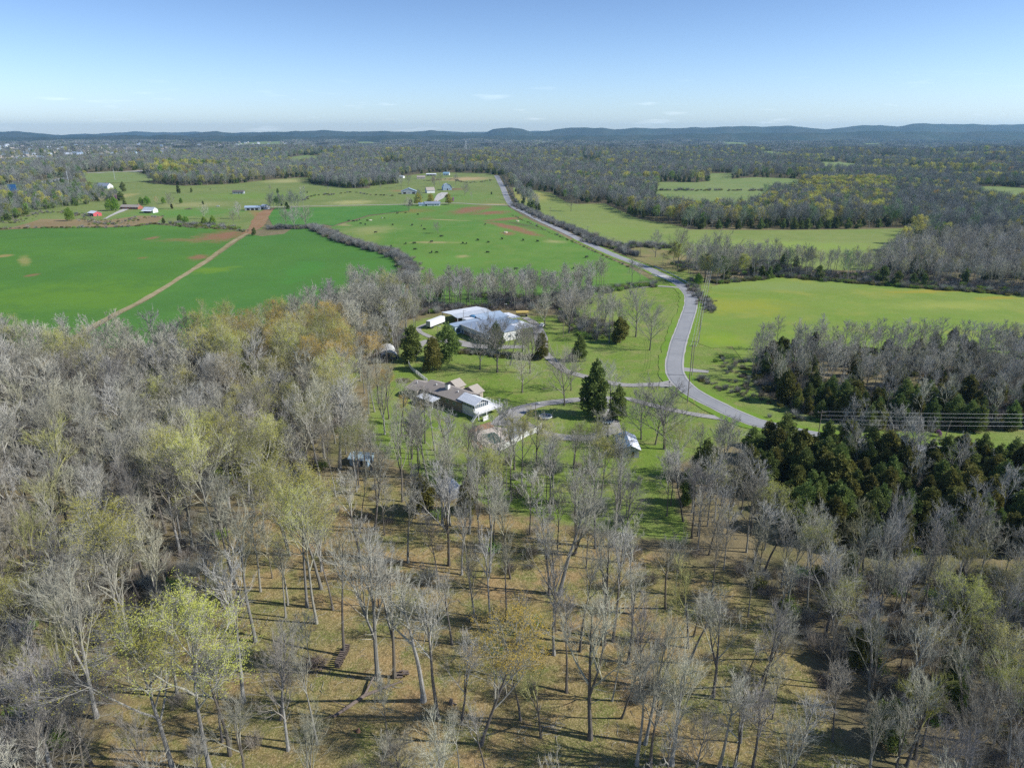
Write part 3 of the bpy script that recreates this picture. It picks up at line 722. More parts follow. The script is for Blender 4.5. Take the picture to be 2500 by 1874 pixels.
# light-weight versions for the woods beyond the buildings, kept out of the scene and used only as scattered copies
def proto_collection(name, items):
    c = bpy.data.collections.new(name)
    for i, me_ in enumerate(items): c.objects.link(bpy.data.objects.new('%s_%02d' % (name, i), me_))
    return c
def joined(name, gen, *mats):
    tr, cr, lf = gen; out = MB()
    for k, b_ in enumerate((tr, cr, lf)):
        o = len(out.v); out.v += b_.v; out.f += [tuple(i + o for i in f) for f in b_.f]; out.m += [k] * len(b_.f)
    return out.mesh(name, *mats)
TWIG_F = bark_mat('wood_twigs', (.26, .265, .235), (.19, .20, .18), .3, .03)
TWIG_FG = bark_mat('greening_wood_twigs', (.24, .30, .17), (.18, .24, .14), .3, .03)
FAR = []
for i in range(4): FAR.append(joined('far_bare', gen_tree(300 + i, 17, .24 + .03 * i, .35, .6, 11, 5, 4, 4, .2, 0, .05, low_detail=True), BARK_L if i % 2 else BARK_D, TWIG_FG if i == 3 else TWIG_F, TWIG_F))
for i, lm in enumerate((LEAF_Y, LEAF_O, LEAF_G)): FAR.append(joined('far_budding', gen_tree(320 + i, 16, .26, .36, .6, 10, 5, 4, 3, .2, 0, .05, low_detail=True, tip_leaf=(8, .48)), BARK_D, TWIG_F, lm))
for i in range(2): FAR.append(joined('far_cedar', gen_cedar(340 + i, 11, 3.6 + i, 1500, 1.0), BARK_D, CEDAR, CEDAR))
FARC = proto_collection('far_tree', FAR)
def shrub(seed, H, W, n, tw, mat, leaf=None, nl=0):
    rs = random.Random(seed); mb = MB(); lf = MB()
    for _ in range(n):
        a = rs.uniform(0, 6.28); r = W * rs.random() ** .6 * .6; z = rs.uniform(0, .35) * H; p = (math.cos(a) * r, math.sin(a) * r, z)
        d = nrm((math.cos(a) * rs.uniform(0, .8) + rs.gauss(0, .3), math.sin(a) * rs.uniform(0, .8) + rs.gauss(0, .3), rs.uniform(.5, 1.2))); L = H * rs.uniform(.35, .8)
        e = tuple(p[k] + d[k] * L for k in range(3)); mb.tube([p, e], [tw, 0], 3)
        for _ in range(nl):
            f = rs.uniform(.3, 1); q = Vector(tuple(p[k] + d[k] * L * f + rs.gauss(0, .12) for k in range(3))); u = Vector((rs.gauss(0, 1), rs.gauss(0, 1), rs.gauss(0, 1))).normalized(); w = u.orthogonal()
            lf.face(tuple(q - w * .1), tuple(q + w * .1), tuple(q + u * .26))
    o = len(mb.v); mb.m = [0] * len(mb.f) + [1] * len(lf.f); mb.v += lf.v; mb.f += [tuple(i + o for i in f) for f in lf.f]
    return mb.mesh('shrub', mat, leaf or mat)
TWIG_P = bark_mat('thicket_twigs', (.27, .235, .185), (.20, .175, .14), .25)
UND = proto_collection('undergrowth', [shrub(1, 2.6, 2.2, 260, .02, TWIG_P), shrub(2, 3.6, 1.8, 300, .02, TWIG_P), shrub(3, 2.2, 2.0, 200, .02, TWIG_P, LEAF_G, 3), shrub(4, 1.8, 2.0, 200, .02, TWIG_P, CEDAR_O, 5), shrub(5, 4.5, 1.8, 320, .022, TWIG_F)])
DENSEC = proto_collection('near_tree', [joined_ for joined_ in [joined('near_bare', gen_tree(360 + i, 18, .42, .28, .6, 9, 6, 6, 5, .2, 0, .026), BARK_L if i % 2 else BARK_D, TWIG, TWIG) for i in range(3)]] + [
    joined('near_budding', gen_tree(370, 18, .42, .28, .6, 9, 6, 5, 4, .2, 0, .024, tip_leaf=(3, .2)), BARK_L, TWIG, LEAF_Y), joined('near_orange', gen_tree(371, 18, .42, .28, .6, 9, 6, 5, 4, .2, 0, .024, tip_leaf=(3, .2)), BARK_L, TWIG, LEAF_O),
    joined('near_cedar', gen_cedar(372, 11, 2.9, 4000, .55), BARK_D, CEDAR, CEDAR)])
def clump(seed, dark):
    rs = random.Random(seed); a = MB(); b_ = MB()
    for _ in range(26):
        x = rs.uniform(-32, 32); y = rs.uniform(-32, 32); h = rs.uniform(12, 19); w = rs.uniform(4, 7); t = b_ if rs.random() < dark else a
        for _ in range(46):
            u = rs.uniform(0, 6.28); k = rs.random() ** .4; zt = rs.random(); r = w * k * math.sqrt(max(.05, 1 - zt ** 2))
            p = Vector((x + math.cos(u) * r, y + math.sin(u) * r, h * (.35 + .65 * zt))); d = Vector((rs.gauss(0, 1), rs.gauss(0, 1), abs(rs.gauss(0, 1)) + .3)).normalized(); w_ = d.orthogonal().normalized()
            t.face(tuple(p - w_ * 1.1), tuple(p + w_ * 1.1), tuple(p + d * 2.4))
    o = len(a.v); a.m = [0] * len(a.f) + [1] * len(b_.f); a.v += b_.v; a.f += [tuple(i + o for i in f) for f in b_.f]
    return a.mesh('canopy', TWIG_F, CEDAR)
CLU = proto_collection('canopy', [clump(1, .12), clump(2, .2), clump(3, .45), clump(4, .05)])

def scatter(name, pts, coll, label=None):
    """pts: rows (x, y, z, pick, rotation, scale); one object whose geometry nodes put a copy on each point"""
    if not len(pts): return
    pts = np.asarray(pts, float)
    me_ = bpy.data.meshes.new(name); me_.vertices.add(len(pts)); me_.vertices.foreach_set('co', pts[:, :3].astype(np.float32).ravel())
    for nm_, ty, col in (('pick', 'INT', 3), ('turn', 'FLOAT', 4), ('size', 'FLOAT', 5)):
        at_ = me_.attributes.new(nm_, ty, 'POINT'); at_.data.foreach_set('value', pts[:, col].astype(np.int32 if ty == 'INT' else np.float32))
    o = link(name, me_)
    ng = bpy.data.node_groups.new(name, 'GeometryNodeTree')
    ng.interface.new_socket('Geometry', in_out='INPUT', socket_type='NodeSocketGeometry'); ng.interface.new_socket('Geometry', in_out='OUTPUT', socket_type='NodeSocketGeometry')
    N = ng.nodes.new; gi = N('NodeGroupInput'); go = N('NodeGroupOutput'); ip = N('GeometryNodeInstanceOnPoints'); ci = N('GeometryNodeCollectionInfo')
    ci.inputs['Collection'].default_value = coll; ci.inputs['Separate Children'].default_value = True; ci.inputs['Reset Children'].default_value = True
    def attr(n_, t_):
        a_ = N('GeometryNodeInputNamedAttribute'); a_.data_type = t_; a_.inputs[0].default_value = n_; return a_.outputs[0]
    cx_ = N('ShaderNodeCombineXYZ'); ng.links.new(attr('turn', 'FLOAT'), cx_.inputs[2])
    ip.inputs['Pick Instance'].default_value = True
    ng.links.new(gi.outputs[0], ip.inputs['Points']); ng.links.new(ci.outputs[0], ip.inputs['Instance']); ng.links.new(attr('pick', 'INT'), ip.inputs['Instance Index'])
    ng.links.new(cx_.outputs[0], ip.inputs['Rotation']); ng.links.new(attr('size', 'FLOAT'), ip.inputs['Scale']); ng.links.new(ip.outputs[0], go.inputs[0])
    md = o.modifiers.new('scatter', 'NODES'); md.node_group = ng
    tag(o, label, None, None, 'stuff'); return o

# ------------------------------------------------------------------ where trees stand
TREES = []    # dict(kind, x, y, H, proto, lean, zone, hero)
def add_tree(kind, x, y, H, proto=None, rz=None, tilt=0., zone='', hero=False, w=1.):
    TREES.append(dict(kind=kind, x=x, y=y, H=H, proto=proto, rz=rz if rz is not None else random.uniform(0, 6.28), tilt=tilt, zone=zone, hero=hero, w=w))
def hero(kind, u, v, vtop, proto=None, zone='', tilt=0., w=1., Hmax=27):
    x, y, z = G(u, v); H = min(Hmax, max(2., height_at(x, y, vtop))); add_tree(kind, x, y, H, proto, None, tilt, zone, True, w)
P_ = 'on the open leafy ground'
for q in [('budding', 773, 1521, 1165, 0), ('bare', 784, 1436, 1200, 2), ('bare', 813, 1488, 1280, 6), ('bare', 840, 1600, 1320, 6), ('bare', 923, 1657, 1335, 5), ('bare', 963, 1653, 1375, 1), ('bare', 1034, 1709, 1265, 2),
          ('bare', 1069, 1750, 1400, 4), ('bare', 1271, 1757, 1590, 6), ('bare', 1384, 1690, 1480, 4), ('bare', 1441, 1803, 1490, 1), ('bare', 1196, 1396, 1180, 0), ('bare', 1236, 1515, 1330, 6), ('bare', 1353, 1598, 1400, 2), ('bare', 1096, 1380, 1150, 1),
          ('budding', 706, 1354, 1130, 1), ('bare', 996, 1373, 1200, 2), ('bare', 623, 1565, 1190, 0), ('bare', 1407, 1350, 1150, 4), ('bare', 595, 1711, 1200, 0), ('bare', 562, 1842, 1560, 6), ('budding', 513, 1880, 1510, 3), ('budding', 424, 1880, 1500, 1),
          ('bare', 224, 1870, 1640, 3), ('bare', 236, 1750, 1380, 5), ('budding', 709, 1357, 1190, 3), ('bare', 590, 1473, 1160, 1), ('bare', 42, 1263, 1055, 5), ('budding', 672, 1240, 1040, 0), ('budding', 530, 1330, 1050, 1), ('budding', 440, 1310, 1080, 3), 
          ('bare', 704, 1830, 1590, 7), ('bare', 1400, 1353, 1180, 4), ('bare', 1453, 1338, 1130, 6), ('bare', 1475, 1573, 1300, 1), ('bare', 1496, 1565, 1320, 4), ('bare', 1693, 1552, 1420, 4), ('bare', 1680, 1619, 1440, 2), ('bare', 1533, 1619, 1400, 4),
          ('bare', 1824, 1652, 1560, 6), ('bare', 1852, 1670, 1480, 4), ('bare', 1741, 1700, 1480, 1), ('bare', 2016, 1680, 1530, 3), ('bare', 1555, 1866, 1600, 0), ('bare', 1588, 1870, 1640, 4), ('bare', 1640, 1866, 1610, 5), ('bare', 1756, 1870, 1640, 2),
          ('bare', 1793, 1875, 1690, 1), ('bare', 1837, 1880, 1690, 3), ('bare', 1929, 1890, 1700, 4), ('bare', 1898, 1530, 1380, 0), ('bare', 1341, 1451, 1230, 6), ('bare', 1365, 1451, 1200, 2), ('bare', 1625, 1484, 1300, 4), ('bare', 1544, 1499, 1290, 6), ('bare', 2120, 1900, 1720, 5), ('bare', 2180, 1905, 1740, 1)]:
    hero(q[0], q[1], q[2], q[3], q[4], P_)
hero('bud_o', 1173, 1817, 1495, 0, P_, .12)
for q in [('bare', 971, 1095, 985, 0), ('bare', 914, 1290, 1080, 4), ('bare', 1044, 1170, 1020, 5), ('bare', 1006, 1120, 1000, 1), ('bare', 1080, 1282, 1085, 5), ('bare', 1099, 1282, 1110, 0), ('bare', 1256, 1146, 1010, 1), ('bare', 1248, 1222, 1085, 6), ('budding', 1199, 1290, 1120, 0), ('bare', 830, 1144, 930, 2), ('budding', 781, 1171, 975, 1), ('bare', 940, 1060, 950, 5), ('bud_o', 985, 1040, 975, 0), ('bud_o', 1020, 1035, 985, 0), ('bare', 1140, 1170, 1040, 3), ('bare', 1180, 1150, 1035, 2), ('bare', 868, 1165, 1010, 0), ('bare', 893, 1172, 1015, 6), ('bare', 905, 1150, 1030, 2), ('bare', 876, 1190, 1040, 3), ('bare', 1310, 1140, 1020, 1), ('bare', 1400, 1160, 1050, 4), ('bare', 1350, 1190, 1070, 5), ('bare', 890, 960, 855, 0), ('bare', 915, 1005, 880, 2), ('bare', 950, 1022, 900, 1), ('bare', 980, 1065, 930, 6), ('bare', 1012, 1062, 940, 0), ('bare', 1038, 1082, 950, 3), ('bare', 1062, 1098, 962, 2), ('bare', 1092, 1112, 985, 6), ('bare', 880, 930, 835, 5), ('bud_o', 940, 1000, 915, 0), ('bare', 860, 985, 870, 5), ('bare', 900, 1010, 900, 5), ('bare', 925, 985, 880, 1), ('budding', 870, 1200, 1040, 3), ('budding', 560, 1240, 1035, 1), ('budding', 620, 1250, 1045, 0), ('budding', 500, 1235, 1030, 3), ('budding', 750, 1480, 1180, 3), ('budding', 300, 1560, 1230, 1), ('budding', 395, 1230, 1070, 3)]:
    hero(q[0], q[1], q[2], q[3], q[4], 'around the yard below the pool' if q[1] > 820 and q[2] < 1300 else 'in the dense left-hand wood')
LW = 'on the lawn behind the house'
for q in [('open', 1172, 901, 805, 0), ('open', 1214, 909, 795, 1), ('bare', 1245, 892, 795, 2), ('open', 1294, 911, 805, 1), ('open', 1275, 958, 870, 0), ('open', 1378, 989, 872, 1), ('open', 1394, 953, 880, 0), ('cedar', 1056, 905, 824, 3), ('cedar', 1098, 880, 795, 1), ('cedar', 1000, 880, 795, 0), ('cedar', 1211, 858, 790, 1), ('cedar', 1320, 876, 812, 3), ('open', 1275, 868, 800, 0), ('open', 1300, 870, 805, 1)]:
    hero(q[0], q[1], q[2], q[3], q[4], LW)
RD = 'between the drive and the road'
for q in [('open', 1586, 855, 762, 1), ('open', 1552, 822, 722, 1), ('cedar', 1414, 882, 820, 1), ('cedar', 1448, 1015, 884, 0), ('cedar', 1507, 1027, 946, 0), ('open', 1490, 990, 902, 0), ('open', 1330, 798, 727, 0), ('open', 1389, 813, 722, 1), ('bare', 1487, 837, 735, 0), ('cedar', 1514, 837, 778, 2), ('open', 1622, 1096, 966, 1), ('open', 1565, 1072, 968, 0), ('open', 1600, 1085, 985, 0)]:
    hero(q[0], q[1], q[2], q[3], q[4], RD, 0, 1.25 if q[1] == 1622 else 1.)
FM = 'on the pasture and farmland'
for q in [('open', 1070, 570, 546, 1), ('open', 998, 517, 487, 0), ('open', 720, 560, 510, 0), ('open', 700, 556, 515, 1), ('open', 748, 557, 512, 0), ('open', 660, 472, 452, 1), ('open', 742, 474, 455, 0), ('open', 802, 472, 456, 1), ('open', 735, 473, 455, 0), ('open', 497, 535, 505, 0), ('open', 585, 535, 500, 0), ('open', 570, 545, 520, 1), ('open', 997, 454, 430, 1), ('open', 980, 460, 432, 0), ('open', 1060, 457, 432, 1), ('open', 1073, 450, 428, 0), ('open', 1112, 450, 428, 0), ('open', 1135, 478, 452, 1),
          ('open', 420, 510, 478, 1), ('open', 930, 467, 450, 0), ('open', 1394, 516, 480, 1), ('open', 1150, 490, 470, 0), ('cedar', 468, 470, 458, 1), ('cedar', 437, 472, 452, 0), ('cedar', 678, 472, 460, 0), ('cedar', 496, 500, 490, 1), ('cedar', 400, 547, 532, 0), ('cedar', 620, 575, 556, 1), ('cedar', 420, 510, 498, 2), ('cedar', 300, 468, 445, 1), ('cedar', 298, 490, 468, 1), ('cedar', 305, 505, 488, 0), ('cedar', 1200, 475, 468, 1), ('cedar', 688, 503, 495, 1), ('cedar', 750, 472, 466, 0),
          ('green', 172, 540, 508, 0), ('green', 268, 515, 488, 0), ('green', 282, 514, 484, 1), ('green', 345, 500, 482, 0), ('green', 360, 500, 480, 0), ('green', 400, 497, 482, 1), ('green', 442, 497, 484, 1), ('green', 440, 545, 525, 1), ('green', 455, 548, 528, 0), ('green', 520, 552, 528, 1), ('green', 500, 550, 530, 1),
          ('bloom', 1022, 502, 472, 0), ('bloom', 1050, 500, 474, 1), ('bloom', 1095, 500, 474, 0), ('bud_o', 387, 505, 482, 0), ('bud_o', 1062, 455, 433, 0), ('redbud', 283, 487, 477, 0), ('redbud', 1106, 492, 482, 0), ('redbud', 1395, 880, 862, 0), ('redbud', 2290, 1064, 1053, 0), ('redbud', 40, 483, 470, 0),
          ('open', 2215, 1065, 1012, 0), ('open', 2130, 1068, 1030, 0), ('open', 1655, 655, 575, 1), ('open', 1600, 628, 575, 0), ('open', 1720, 690, 590, 1), ('open', 1765, 690, 590, 0), ('green', 1705, 695, 668, 0)]:
    hero(q[0], q[1], q[2], q[3], q[4], FM)
for q in [('cedar', 1033, 1250, 1165, 2), ('cedar', 1139, 1252, 1172, 3), ('cedar', 67, 1034, 976, 2), ('cedar', 1940, 1295, 1178, 1), ('cedar', 2120, 1285, 1195, 1), ('cedar', 2330, 1560, 1470, 3), ('cedar', 2384, 1541, 1500, 2), ('cedar', 2295, 1515, 1465, 1), ('cedar', 110, 1235, 1200, 1)]:
    hero(*q[:5], 'among the bare trees')

OBST = []   # (x, y, r) keep clear
for q in TREES: OBST.append((q['x'], q['y'], 3.2))
CLEAR = [poly_px(p_) for p_ in ([(1020, 770), (1360, 755), (1380, 840), (1300, 880), (1010, 860)], [(970, 900), (1190, 950), (1250, 1005), (1330, 1040), (1325, 1075), (1210, 1105), (1120, 1060), (1040, 1010), (950, 950)], [(1480, 1035), (1615, 1035), (1625, 1185), (1475, 1185)])]
ROADK = np.array([(p[0], p[1]) for p in RC[::3]])
def clear_of(xs, ys, extra=5.):
    ok = np.ones(len(xs), bool)
    for x, y, r in OBST: ok &= (xs - x) ** 2 + (ys - y) ** 2 > r * r
    for pg in CLEAR: ok &= ~inside(xs, ys, pg)
    for x, y in ROADK: ok &= (xs - x) ** 2 + (ys - y) ** 2 > (3.5 + extra) ** 2
    return ok
def fill(poly, step, jit=.42):
    P = np.array(poly); x0, y0 = P.min(0); x1, y1 = P.max(0)
    gx, gy = np.meshgrid(np.arange(x0, x1, step), np.arange(y0, y1, step))
    gx = (gx + RNG.uniform(-jit, jit, gx.shape) * step).ravel(); gy = (gy + RNG.uniform(-jit, jit, gy.shape) * step).ravel()
    k = inside(gx, gy, poly); return gx[k], gy[k]
def lowf(x, y, s, ph):
    return .5 + .25 * np.sin(x / s + ph) + .25 * np.sin(y / (s * .8) + 2.1 * ph + x / (s * 1.9))
WOOD_LEFT = poly_px([(-260, 800, 19), (0, 795, 19), (250, 792, 19), (430, 782, 19), (600, 762, 19), (760, 720, 18), (870, 700, 17), (930, 720, 16), (1000, 800), (975, 880), (930, 905), (875, 930), (850, 985), (870, 1040), (900, 1100), (880, 1150), (700, 1190), (560, 1290), (420, 1500), (230, 1700), (190, 2150), (-700, 2150), (-700, 1200)])
CREEK = poly_px([(850, 650, 14), (990, 665, 16), (1080, 652, 17), (1200, 650, 17), (1330, 655, 17), (1440, 640, 16), (1530, 640, 16), (1592, 672, 6), (1596, 692), (1520, 700), (1450, 712), (1440, 730), (1360, 760), (1200, 757), (1080, 762), (1040, 790), (1000, 830), (940, 860), (860, 800)])
CLUSTER = poly_px([(1340, 775), (1370, 760), (1450, 740), (1500, 790), (1522, 832), (1470, 838), (1400, 815)])
PARKZ = poly_px([(820, 1120), (900, 1180), (1130, 1240), (1250, 1290), (1500, 1310), (1720, 1400), (1900, 1520), (2080, 1760), (2200, 2200), (200, 2200), (240, 1700), (430, 1500), (570, 1290), (700, 1190)])
YARD = poly_px([(830, 1100), (900, 1130), (1120, 1140), (1200, 1130), (1480, 1130), (1600, 1150), (1560, 1290), (1250, 1260), (1120, 1230), (880, 1170)])
EAST = poly_px([(1610, 1200), (1660, 1160), (1730, 1145), (1800, 1150), (1820, 1200), (1850, 1270), (1890, 1350), (2050, 1410), (2300, 1400), (2700, 1410), (2900, 2150), (2230, 2150), (2090, 1740), (1920, 1500), (1740, 1380), (1600, 1290)])
CEDARZ = poly_px([(1835, 1110), (1880, 1085), (2000, 1105), (2200, 1118), (2500, 1120), (2850, 1140), (2850, 1370), (2300, 1360), (2010, 1350), (1880, 1270), (1800, 1170)])
WOOD_D = poly_px([(1830, 900), (1850, 880, 4), (1850, 800, 12), (1911, 780, 13), (2100, 785, 13), (2300, 780, 13), (2495, 783, 13), (2900, 800, 13), (2900, 1040), (2500, 1050), (2201, 1060), (2126, 1058), (2064, 1034), (1938, 1008), (1907, 975), (1840, 940)])
STRIP = poly_px([(1640, 596, 14), (1720, 590, 15), (1890, 588, 15), (2000, 604, 15), (2130, 612, 15), (2200, 570, 15), (2260, 558, 15), (2500, 545, 15), (2900, 540, 15), (2900, 790), (2500, 715), (2282, 700), (2131, 688), (1920, 671), (1860, 674), (1773, 686), (1690, 688)])
MIX = {}
def plant(zone, poly, step, mix, h, near=True, noise_s=30., cull=None):
    """fill a zone; mix = [(kind, weight)], grouped in patches"""
    xs, ys = fill(poly, step); ok = clear_of(xs, ys)
    if cull is not None: ok &= cull(xs, ys)
    xs, ys = xs[ok], ys[ok]
    for x, y in zip(xs, ys):
        r = random.random(); 
        patch = float(lowf(x, y, noise_s, len(zone)))
        acc = 0; kind = mix[-1][0]
        for kd, w in mix:
            w = w * (1.9 * patch if kd not in ('bare',) else 1.); acc += w
            if r < w or False: kind = kd; break
            r -= w
        H = random.uniform(*h) * (.62 if kind == 'cedar' else 1)
        add_tree(kind, x, y, H, zone=zone)
plant('in the dense left-hand wood', WOOD_LEFT, 6.4, [('budding', .12), ('cedar', .015), ('bare', 1)], (13, 24))
plant('on the open leafy ground', PARKZ, 8.6, [('budding', .08), ('bare', 1)], (11, 22), cull=lambda x, y: RNG.random(len(x)) < .76)
plant('around the yard below the pool', YARD, 7., [('budding', .2), ('cedar', .01), ('bare', 1)], (12, 20), cull=lambda x, y: RNG.random(len(x)) < .85)
plant('in the tangled wood lower right', EAST, 5.7, [('cedar', .05), ('budding', .06), ('bare', 1)], (12, 19))
plant('in the cedar belt below the road', CEDARZ, 5.3, [('bare', .07), ('cedar', 1)], (12, 19))
plant('in the wood right of the road', WOOD_D, 5.6, [('cedar', .30), ('bare', 1)], (10, 15))
WOOD_D_S = poly_px([(1850, 925), (1960, 950), (2200, 980), (2500, 975), (2900, 970), (2900, 1040), (2500, 1050), (2201, 1060), (2126, 1058), (2064, 1034), (1938, 1008), (1907, 975), (1840, 940)])
for q in TREES:
    if q['zone'] == 'in the wood right of the road' and inside([q['x']], [q['y']], WOOD_D_S)[0] and random.random() < .48: q['kind'] = 'cedar'; q['H'] *= .78
plant('along the creek behind the warehouse', CREEK, 6.0, [('budding', .05), ('cedar', .02), ('bare', 1)], (12, 18))
plant('in the grove right of warehouse', CLUSTER, 7.5, [('cedar', .08), ('bare', 1)], (12, 16))
plant('in the strip between two fields', STRIP, 7., [('budding', .06), ('cedar', .10), ('bare', 1)], (12, 17))
# yellow-orange band at the top of the left wood
for q in TREES:
    if q['hero'] or q['zone'] != 'in the dense left-hand wood' or q['kind'] == 'cedar': continue
    z = float(T(q['x'], q['y'])) + q['H'] * .85; u, v_, d = project(q['x'], q['y'], z)
    e = ((u - 690) / 250) ** 2 + ((v_ - 830) / 75) ** 2
    if e < 1 and random.random() < .75: q['kind'] = 'bud_o' if random.random() < .4 else 'budding'
    elif e >= 1 and q['kind'] == 'budding' and (u < 330 or v_ < 900) and random.random() < .8: q['kind'] = 'bare'

KINDS = {'bare': ('bare_tree', BARE, 20, 300), 'open': ('bare_tree', OPEN, 14, 300), 'budding': ('budding_tree', [BUD[0], BUD[1], BUD[3]], 20, 150), 'bud_o': ('budding_tree', [BUD[2]], 20, 150),
         'cedar': ('cedar_tree', CED, 11, 200), 'green': ('leafy_tree', GREEN, 8, 60)}
GREEN_REDBUD = pack('redbud', gen_cedar(231, 5, 2.4, 3000, .26, base=.2), BARK_D, REDBUD)
BLOOM = [pack('bloom', gen_cedar(250 + i, 16, 5.4 + i, 5000, .6, base=.22), BARK_D, LEAF_Y) for i in range(2)]
KINDS['redbud'] = ('redbud_tree', [GREEN_REDBUD], 5, 60); KINDS['bloom'] = ('budding_tree', BLOOM, 16, 150)
for q in TREES:
    if q['proto'] is None: q['proto'] = random.randrange(99)
    z = float(T(q['x'], q['y'])); u, v_, d = project(q['x'], q['y'], z + q['H'] * .6); ub, vb, _ = project(q['x'], q['y'], z)
    q['ub'], q['vb'] = ub, vb
    q['inview'] = d > 0 and -40 < u < 2540 and v_ < 1950
    q['app'] = q['H'] / d * (1 if q['inview'] else 0) * (9 if q['hero'] else 1)
by = {}
for q in TREES: by.setdefault(KINDS[q['kind']][0], []).append(q)
ORD = ['first', 'second', 'third', 'fourth', 'fifth', 'sixth', 'seventh', 'eighth', 'ninth', 'tenth', 'eleventh', 'twelfth', '13th', '14th', '15th', '16th', '17th', '18th', '19th', '20th'] + [str(i) + ('st' if i % 10 == 1 else 'nd' if i % 10 == 2 else 'rd' if i % 10 == 3 else 'th') for i in range(21, 90)]
LOOK = {'bare_tree': 'bare tree', 'budding_tree': 'budding yellow-green tree', 'cedar_tree': 'dark cedar', 'leafy_tree': 'fresh green tree', 'redbud_tree': 'redbud in purple bloom'}
GRP = {'bare_tree': 'bare deciduous trees', 'budding_tree': 'trees in yellow spring bud', 'cedar_tree': 'evergreen cedars', 'leafy_tree': 'fresh green leafy trees', 'redbud_tree': 'flowering redbuds'}
chosen, rest = [], []
for nm_, L in by.items():
    L.sort(key=lambda q: -q['app']); k = {'bare_tree': 300, 'budding_tree': 150, 'cedar_tree': 260, 'leafy_tree': 60, 'redbud_tree': 60}[nm_]
    c_ = [q for q in L[:k] if q['inview']]; chosen += [(nm_, q) for q in c_]; s = set(map(id, c_)); rest += [q for q in L if id(q) not in s]
rows = {}
for nm_, q in chosen:
    band_ = int(q['vb'] // 55) if q['vb'] > 700 else int(q['vb'] // 25) + 100
    q['band'] = band_; rows.setdefault((nm_, q['zone']), {}).setdefault(band_, []).append(q)
for (nm_, zn), bands in rows.items():
    ks = sorted(bands, key=lambda b_: -(b_ if b_ < 100 else (b_ - 100) * 25 / 55 ))
    for ri, bk in enumerate(ks):
        L = sorted(bands[bk], key=lambda q: q['ub'])
        for i, q in enumerate(L):
            rowt = 'nearest row' if ri == 0 else ORD[ri] + ' row back'
            pos = ('the only one' if len(L) == 1 else ORD[i] + ' from left')
            q['label'] = '%s %s, %s, %s' % (LOOK[nm_] if q['kind'] != 'bud_o' else 'orange-budding tree', zn, rowt, pos)
for nm_, q in chosen:
    nmx, protos, h0, _ = KINDS[q['kind']]; tm_, cm_ = protos[q['proto'] % len(protos)]
    if q['kind'] == 'cedar': h0 = (11, 13, 9, 12)[q['proto'] % 4]
    if q['kind'] == 'green': h0 = (9, 7)[q['proto'] % 2]
    z = float(T(q['x'], q['y']))
    t = thing(nm_, (q['x'], q['y'], z), q['label'], 'tree', 0, GRP[nm_])
    s = q['H'] / h0; sw = s * q['w'] * random.uniform(.85, 1.15) * (1.15 if q['kind'] in ('bare', 'budding', 'bud_o') and s < .85 else 1)
    t.scale = (sw, sw, s); t.rotation_euler = (random.gauss(0, .035), q['tilt'] + random.gauss(0, .06), q['rz'] if not q['tilt'] else 0)
    if nm_ == 'bare_tree' and not q['hero'] and 'open' in q['zone']: t.scale = (sw * .82, sw * .82, s)
    link('trunk', tm_, t); link('crown', cm_, t)
PICK = {'bare': (0, 3), 'open': (0, 3), 'budding': (3, 4), 'bud_o': (4, 5), 'cedar': (5, 6), 'green': (3, 4), 'redbud': (3, 4), 'bloom': (3, 4)}
rows_ = []
for q in rest:
    a, b_ = PICK[q['kind']]; rows_.append((q['x'], q['y'], float(T(q['x'], q['y'])), random.randrange(a, b_), random.uniform(0, 6.28), q['H'] / (11 if q['kind'] == 'cedar' else 18)))
scatter('woodland', rows_, DENSEC, 'massed bare trees filling the woods between the parkland and the fields')
# thicket under the dense woods
un = []
for poly, st, mix in ((WOOD_LEFT, 3.4, (.45, .35, .04, .02, .3)), (EAST, 3.4, (.4, .3, .08, .04, .5)), (WOOD_D, 3.2, (.3, .2, .06, .4, .3)), (CREEK, 3., (.4, .3, .12, .03, .4)), (STRIP, 3.4, (.3, .3, .15, .2, .3)), (CEDARZ, 3.6, (.3, .2, .1, .4, .1)), (CLUSTER, 3.5, (.3, .3, .2, .05, .3)), (PARKZ, 11, (.5, .2, .08, .02, .3)), (YARD, 7, (.4, .3, .2, .05, .3))):
    xs, ys = fill(poly, st); ok = clear_of(xs, ys, 2.5); xs, ys = xs[ok], ys[ok]
    w = np.array(mix) / sum(mix)
    for x, y in zip(xs, ys):
        if lowf(x, y, 14, 1.) < .30: continue
        un.append((x, y, float(T(x, y)) - .1, RNG.choice(5, p=w), random.uniform(0, 6.28), random.uniform(.6, 1.3)))
# hedges and fence-line scrub
def hedge(pts, w, st, mix, s0=.7, s1=1.2):
    c_ = resample([G(a, b_)[:2] for a, b_ in pts], st); wv = np.array(mix) / sum(mix)
    for x, y in c_:
        for _ in range(max(1, int(w / st))):
            X = x + random.gauss(0, w * .3); Y = y + random.gauss(0, w * .3); un.append((X, Y, float(T(X, Y)) - .1, RNG.choice(5, p=wv), random.uniform(0, 6.28), random.uniform(s0, s1)))
hedge([(760, 555), (785, 565), (821, 583), (893, 604), (960, 622), (990, 640), (998, 665), (1000, 690)], 9, 1.8, (.6, .6, .03, .02, .7), .9, 1.5)
hedge([(1262, 502), (1300, 520), (1360, 548), (1420, 572), (1490, 600), (1540, 622)], 10, 2.2, (.6, .5, .05, .12, .7), .8, 1.5)
hedge([(1440, 590), (1500, 603), (1560, 602), (1620, 606)], 12, 2.2, (.4, .4, .1, .2, .7), .9, 1.6)
hedge([(1250, 525), (1330, 562), (1420, 600), (1500, 637), (1540, 655)], 2.2, 4.5, (.3, .1, .4, .4, .1), .3, .7)
hedge([(0, 560), (100, 557), (250, 556), (340, 552), (375, 547), (480, 556), (560, 560), (600, 566)], 7, 3, (.4, .2, .3, .5, .1), .5, 1.1)
